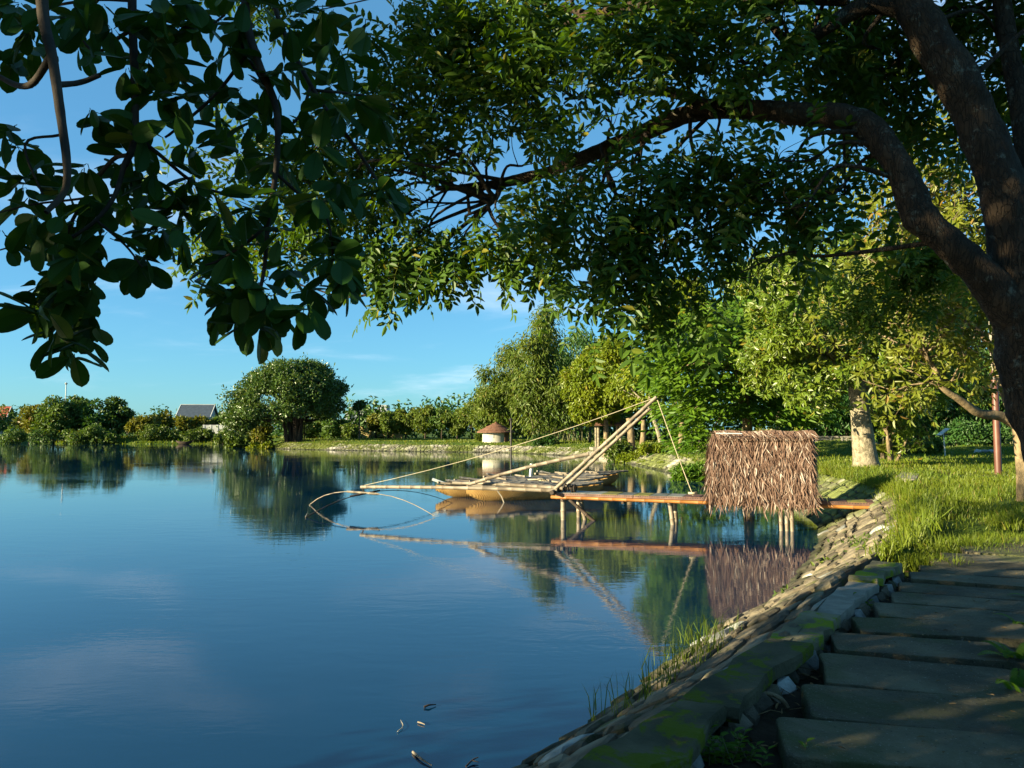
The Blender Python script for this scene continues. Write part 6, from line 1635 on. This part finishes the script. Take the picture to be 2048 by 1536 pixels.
def on_grass(x, y, margin=BANKW + .05):
    d = sdist(x, y); s, r = path_st(x, y)
    ok = d > margin
    th = rs.rand(len(x)) * .25
    onpath = (s > -9) & (s < 5.6 + .0 * r) & (r > -.75) & (r < 1.55)
    # path bends off to the side once past the grass corner
    onpath |= (s >= 5.6) & (s < 9.2) & (r > -.15 + (s - 5.6) * .42 + th) & (r < 3.4)
    cap = (y < 8.9) & (d < BANKW + .75)
    return ok & ~onpath & ~cap
mb = MB()
for (n, y0, y1, h, w_, ln) in ((56000, 8.5, 13.5, .22, .011, .55), (46000, 12.5, 20, .20, .014, .5), (46000, 18, 32, .15, .022, .5), (26000, 30, 52, .13, .04, .5)):
    y = rs.uniform(y0, y1, n); x = rs.uniform(3.5, .76 * y1 + 1, n); k = (x < .74 * y + 1) & on_grass(x, y)
    x, y = x[k], y[k]
    cl = np.array([mnoise.noise(Vector((a * .9, b * .9, 0))) for a, b in zip(x, y)])
    k = rs.rand(len(x)) < np.clip(.62 + cl * 1.3, .12, 1); x, y, cl = x[k], y[k], cl[k]
    blades(mb, rs, x, y, h * (1 + cl * .9), w_, ln)
tag(mb.obj("grass", M['blade']), "long sunlit grass covering the lawn between bank, path and groves", "grass", kind='stuff')
mb = MB()                                                        # far bank's lawn edge
n = 30000; y = rs.uniform(50, 112, n); x = rs.uniform(-34, 24, n); k = sdist(x, y) > BANKW; blades(mb, rs, x[k], y[k], .16, .09, .4)
n = 9000; y = rs.uniform(124, 140, n); x = rs.uniform(-95, -30, n); k = sdist(x, y) > .2; blades(mb, rs, x[k], y[k], .45, .16, .5)
s_ = rs.uniform(s_near, S1, 14000); t_ = rs.uniform(.15, BANKW + .1, 14000); q = bank_pt(s_, t_)
k = np.array([mnoise.noise(Vector((a * .16, b * .9 + a * .05, 3))) for a, b in zip(s_, t_)]) > .06 - .16 * (q[:, 0] < -15); q = q[k]
blades(mb, rs, q[:, 0], q[:, 1], .16, .05, .8, z=q[:, 2] + .05)
tag(mb.obj("grass", M['blade']), "short bright grass of the far lawn round the lake", "grass", kind='stuff')
# tufts on the stone bank
def tuft(label, u, v, zz, n, h, seed, mat=None, lean=.5, w_=.008, rad=.09, name="grass_tuft", group="grass tufts on the stone bank"):
    r = np.random.RandomState(seed); q = G(u, v, zz); t = thing(name, label, "grass tuft", tuple(q), group)
    b = MB(); blades(b, r, q[0] + r.randn(n) * rad, q[1] + r.randn(n) * rad, h, w_, lean, z=np.full(n, zz)); tag(b.obj("blades", mat or M['blade'], t), kind='stuff')
tf = [(1240, 1425, .22, 26, .34, "thin grass tuft lowest down the stone bank, blades reaching over the water"), (1290, 1400, .32, 40, .34, "grass tuft next to the lowest thin tuft on the stone bank"), (1330, 1365, .34, 46, .38, "middle grass tuft of the shaggy line on the near stone bank"), (1375, 1335, .38, 60, .40, "tall grass tuft just below the mossy wall cap"),
      (1410, 1305, .36, 70, .42, "bushiest grass tuft on the near stone bank"), (1450, 1275, .34, 50, .36, "grass tuft at the far end of the shaggy line on the near stone bank"), (1345, 1330, .18, 30, .40, "tall grass tuft at the very water's edge of the near stone bank"), (1385, 1290, .20, 34, .42, "upright grass tuft at the water below the bushiest one")]
for i, (u, v, z, n, h, lab) in enumerate(tf): tuft(lab, u, v, z, int(n * .65), h * .8, 930 + i, rad=.11, w_=.008)
tuft("wispy grass tuft alone at the foot of the near stone bank", 1187, 1440, .06, 8, .30, 950, rad=.03)
for i, (u, v, z, lab) in enumerate(((1735, 1095, .50, "leafy green weed clump growing between bank stones below the long grass"), (1745, 1110, .55, "small weed clump beside the leafy one on the bank stones"), (1660, 1135, .2, "tiny weed clump low on the bank stones by the hut's reflection"), (1590, 1200, .28, "small weed clump on the limed bank stones"))):
    r = np.random.RandomState(960 + i); q = G(u, v, z); t = thing("weed_clump", lab, "weed", tuple(q), "weeds on the stone bank")
    n = 130 if i == 0 else 50; b = MB(); p = q + r.randn(n, 3) * np.array([.22, .22, .05]) * (1 if i == 0 else .6) + np.array([0, 0, .07])
    leaves(b, p, r.randn(n, 3) + np.array([0, 0, .5]), r.randn(n, 3) + np.array([0, 0, 1.0]), r.uniform(.05, .10, n), .035); b.obj("foliage", L['shrub'], t)
    sm = MB(); 
    for k in range(8): tube(sm, [q - np.array([0, 0, .05]), p[k]], [.006, .003], 4, caps=False)
    sm.obj("stems", M['culm'], t)
# long-bladed edge where grass spills over bank and path
mb = MB(); n = 8500
s_ = rs.uniform(s_of(3.1, 10.2), s_of(9.4, 34), n); q = bank_pt(s_, BANKW + .12 + rs.randn(n) * .17); k = np.array([mnoise.noise(Vector((a * .8, 9, 2))) for a in s_]) > -.22; q = q[k & (q[:, 1] > 8.7)]
blades(mb, rs, q[:, 0], q[:, 1], .28, .013, .8, z=np.maximum(q[:, 2] - .04, ground_z(q[:, 0], q[:, 1]))); 
tag(mb.obj("grass", M['blade']), "tall grass spilling over the top of the stone bank", "grass", kind='stuff')
# ferns and leafy plants in the shade
def fern(label, q, n, ln, seed):
    cyc = np.random.RandomState(seed); t = thing("fern", label, "fern", tuple(q), "ferns along the path edge"); fm = MB(); x, y, z = q
    for k in range(n):
        a = k * 2.4 + cyc.rand(); e = cyc.uniform(.5, 1.2); d0 = np.array([math.cos(a) * math.cos(e), math.sin(a) * math.cos(e), math.sin(e)]); pts = [np.array(q, float)]
        for j in range(6): pts.append(pts[-1] + nrm(d0 + np.array([0, 0, -.2 * j])) * ln / 6)
        pl = catmull(pts, 5); tn = nrm(np.gradient(pl, axis=0)); sd = nrm(np.cross(tn, [0, 0, 1.0])); up = np.cross(sd, tn); m_ = len(pl)
        for sg in (-1, 1): leaves(fm, pl[1:], nrm(sd[1:] * sg + tn[1:] * .5), up[1:], ln * .20 * np.sin(np.linspace(.7, 3.0, m_ - 1)), ln * .034, fold=.1)
    tube(MB(), [np.array(q) - np.array([0, 0, .05]), np.array(q) + np.array([0, 0, .04])], [.02, .012], 6).obj("stem", M['bark_dark'], t)
    fm.obj("fronds", L['feather'], t)
fern("green fern at the path's outer edge beside the rounded slab ends", G(2040, 1345, .75), 13, .34, 971)
fern("fern nearer the camera at the path's outer edge, just below the other", G(2040, 1410, .75), 11, .30, 972)
fern("small fern at the outer edge higher up the path", G(2050, 1270, .75), 9, .28, 973)
fern("fern farthest up the path at its outer edge", G(2075, 1215, .75), 9, .28, 974)
def weed(label, u, v, n, seed):
    r = np.random.RandomState(seed); q = G(u, v, .73); t = thing("leafy_weed", label, "plant", tuple(q), "leafy weeds in the gap by the wall"); sm, b = MB(), MB()
    for k in range(n):
        p0 = q + np.array([r.randn() * .06, r.randn() * .05, -.03]); tp = p0 + np.array([r.randn() * .05, r.randn() * .05, r.uniform(.10, .2)])
        tube(sm, [p0, tp], [.004, .002], 4, caps=False)
        m_ = 9; a = np.arange(m_) * 2.4; f = np.linspace(.3, 1, m_)[:, None]
        leaves(b, p0 + (tp - p0) * f, np.stack([np.cos(a), np.sin(a), np.full(m_, .35)], -1), np.tile([0, 0, 1.0], (m_, 1)) + r.randn(m_, 3) * .2, r.uniform(.04, .07, m_), .028)
    sm.obj("stem", M['culm'], t); b.obj("leaves", L['feather'], t)
weed("bushy leafy weed at the bottom of the gap between wall and first slab", 1440, 1528, 12, 981)
weed("small leafy weed close to the first slab's mossy corner", 1515, 1530, 4, 982)
weed("small leafy weed in the gap beside the middle slabs", 1710, 1226, 4, 983)
weed("little weed tuft at the wall foot by the grass corner", 1795, 1125, 4, 984)
# dry roots and fallen leaves in the gap
a = np.linspace(.2, 2.9, 12); c = G(1535, 1418, .72)
tag(tube(MB(), np.stack([c + np.array([-.11 * math.cos(q), .04 * math.cos(q), .09 * math.sin(q)]) for q in a]), .014, 7, rough=.05).obj("root_loop", M['bark_tan'], smooth=True), "pale dry root arching out of the soil between wall and slabs", "root")
mb = MB(); n = 420; s_ = rs.uniform(-1.5, 7.5, n); r_ = rs.uniform(-.55, 0.02, n); xy = PATH0 + s_[:, None] * PATH_A + r_[:, None] * PATH_R
leaves(mb, np.c_[xy, np.full(n, .745)], rs.randn(n, 3) * np.array([1, 1, .15]), rs.randn(n, 3) * .3 + np.array([0, 0, 1.0]), rs.uniform(.03, .08, n), .02)
n = 110; s_ = rs.uniform(-.4, 6.5, n); r_ = rs.uniform(.05, 1.2, n); xy = PATH0 + s_[:, None] * PATH_A + r_[:, None] * PATH_R
leaves(mb, np.c_[xy, np.full(n, .868)], rs.randn(n, 3) * np.array([1, 1, .08]), rs.randn(n, 3) * .2 + np.array([0, 0, 1.0]), rs.uniform(.015, .05, n), .014)
for k in range(60):
    s0 = rs.uniform(-1.2, 4.5); r0 = rs.uniform(-.5, 0); p = np.array([*(PATH0 + PATH_A * s0 + PATH_R * r0), .745]); q = p + np.array([rs.randn() * .12, rs.randn() * .12, rs.rand() * .05])
    tube(mb, [p, p * .5 + q * .5 + np.array([0, 0, .02]), q], [.003, .002], 4, caps=False)
tag(mb.obj("litter", plain("dry_leaf", (.10, .065, .03), (.24, .16, .08), 9, .9, .1, rand='island')), "dry leaves and twigs littering the soil gap beside the path", "leaf litter", kind='stuff')
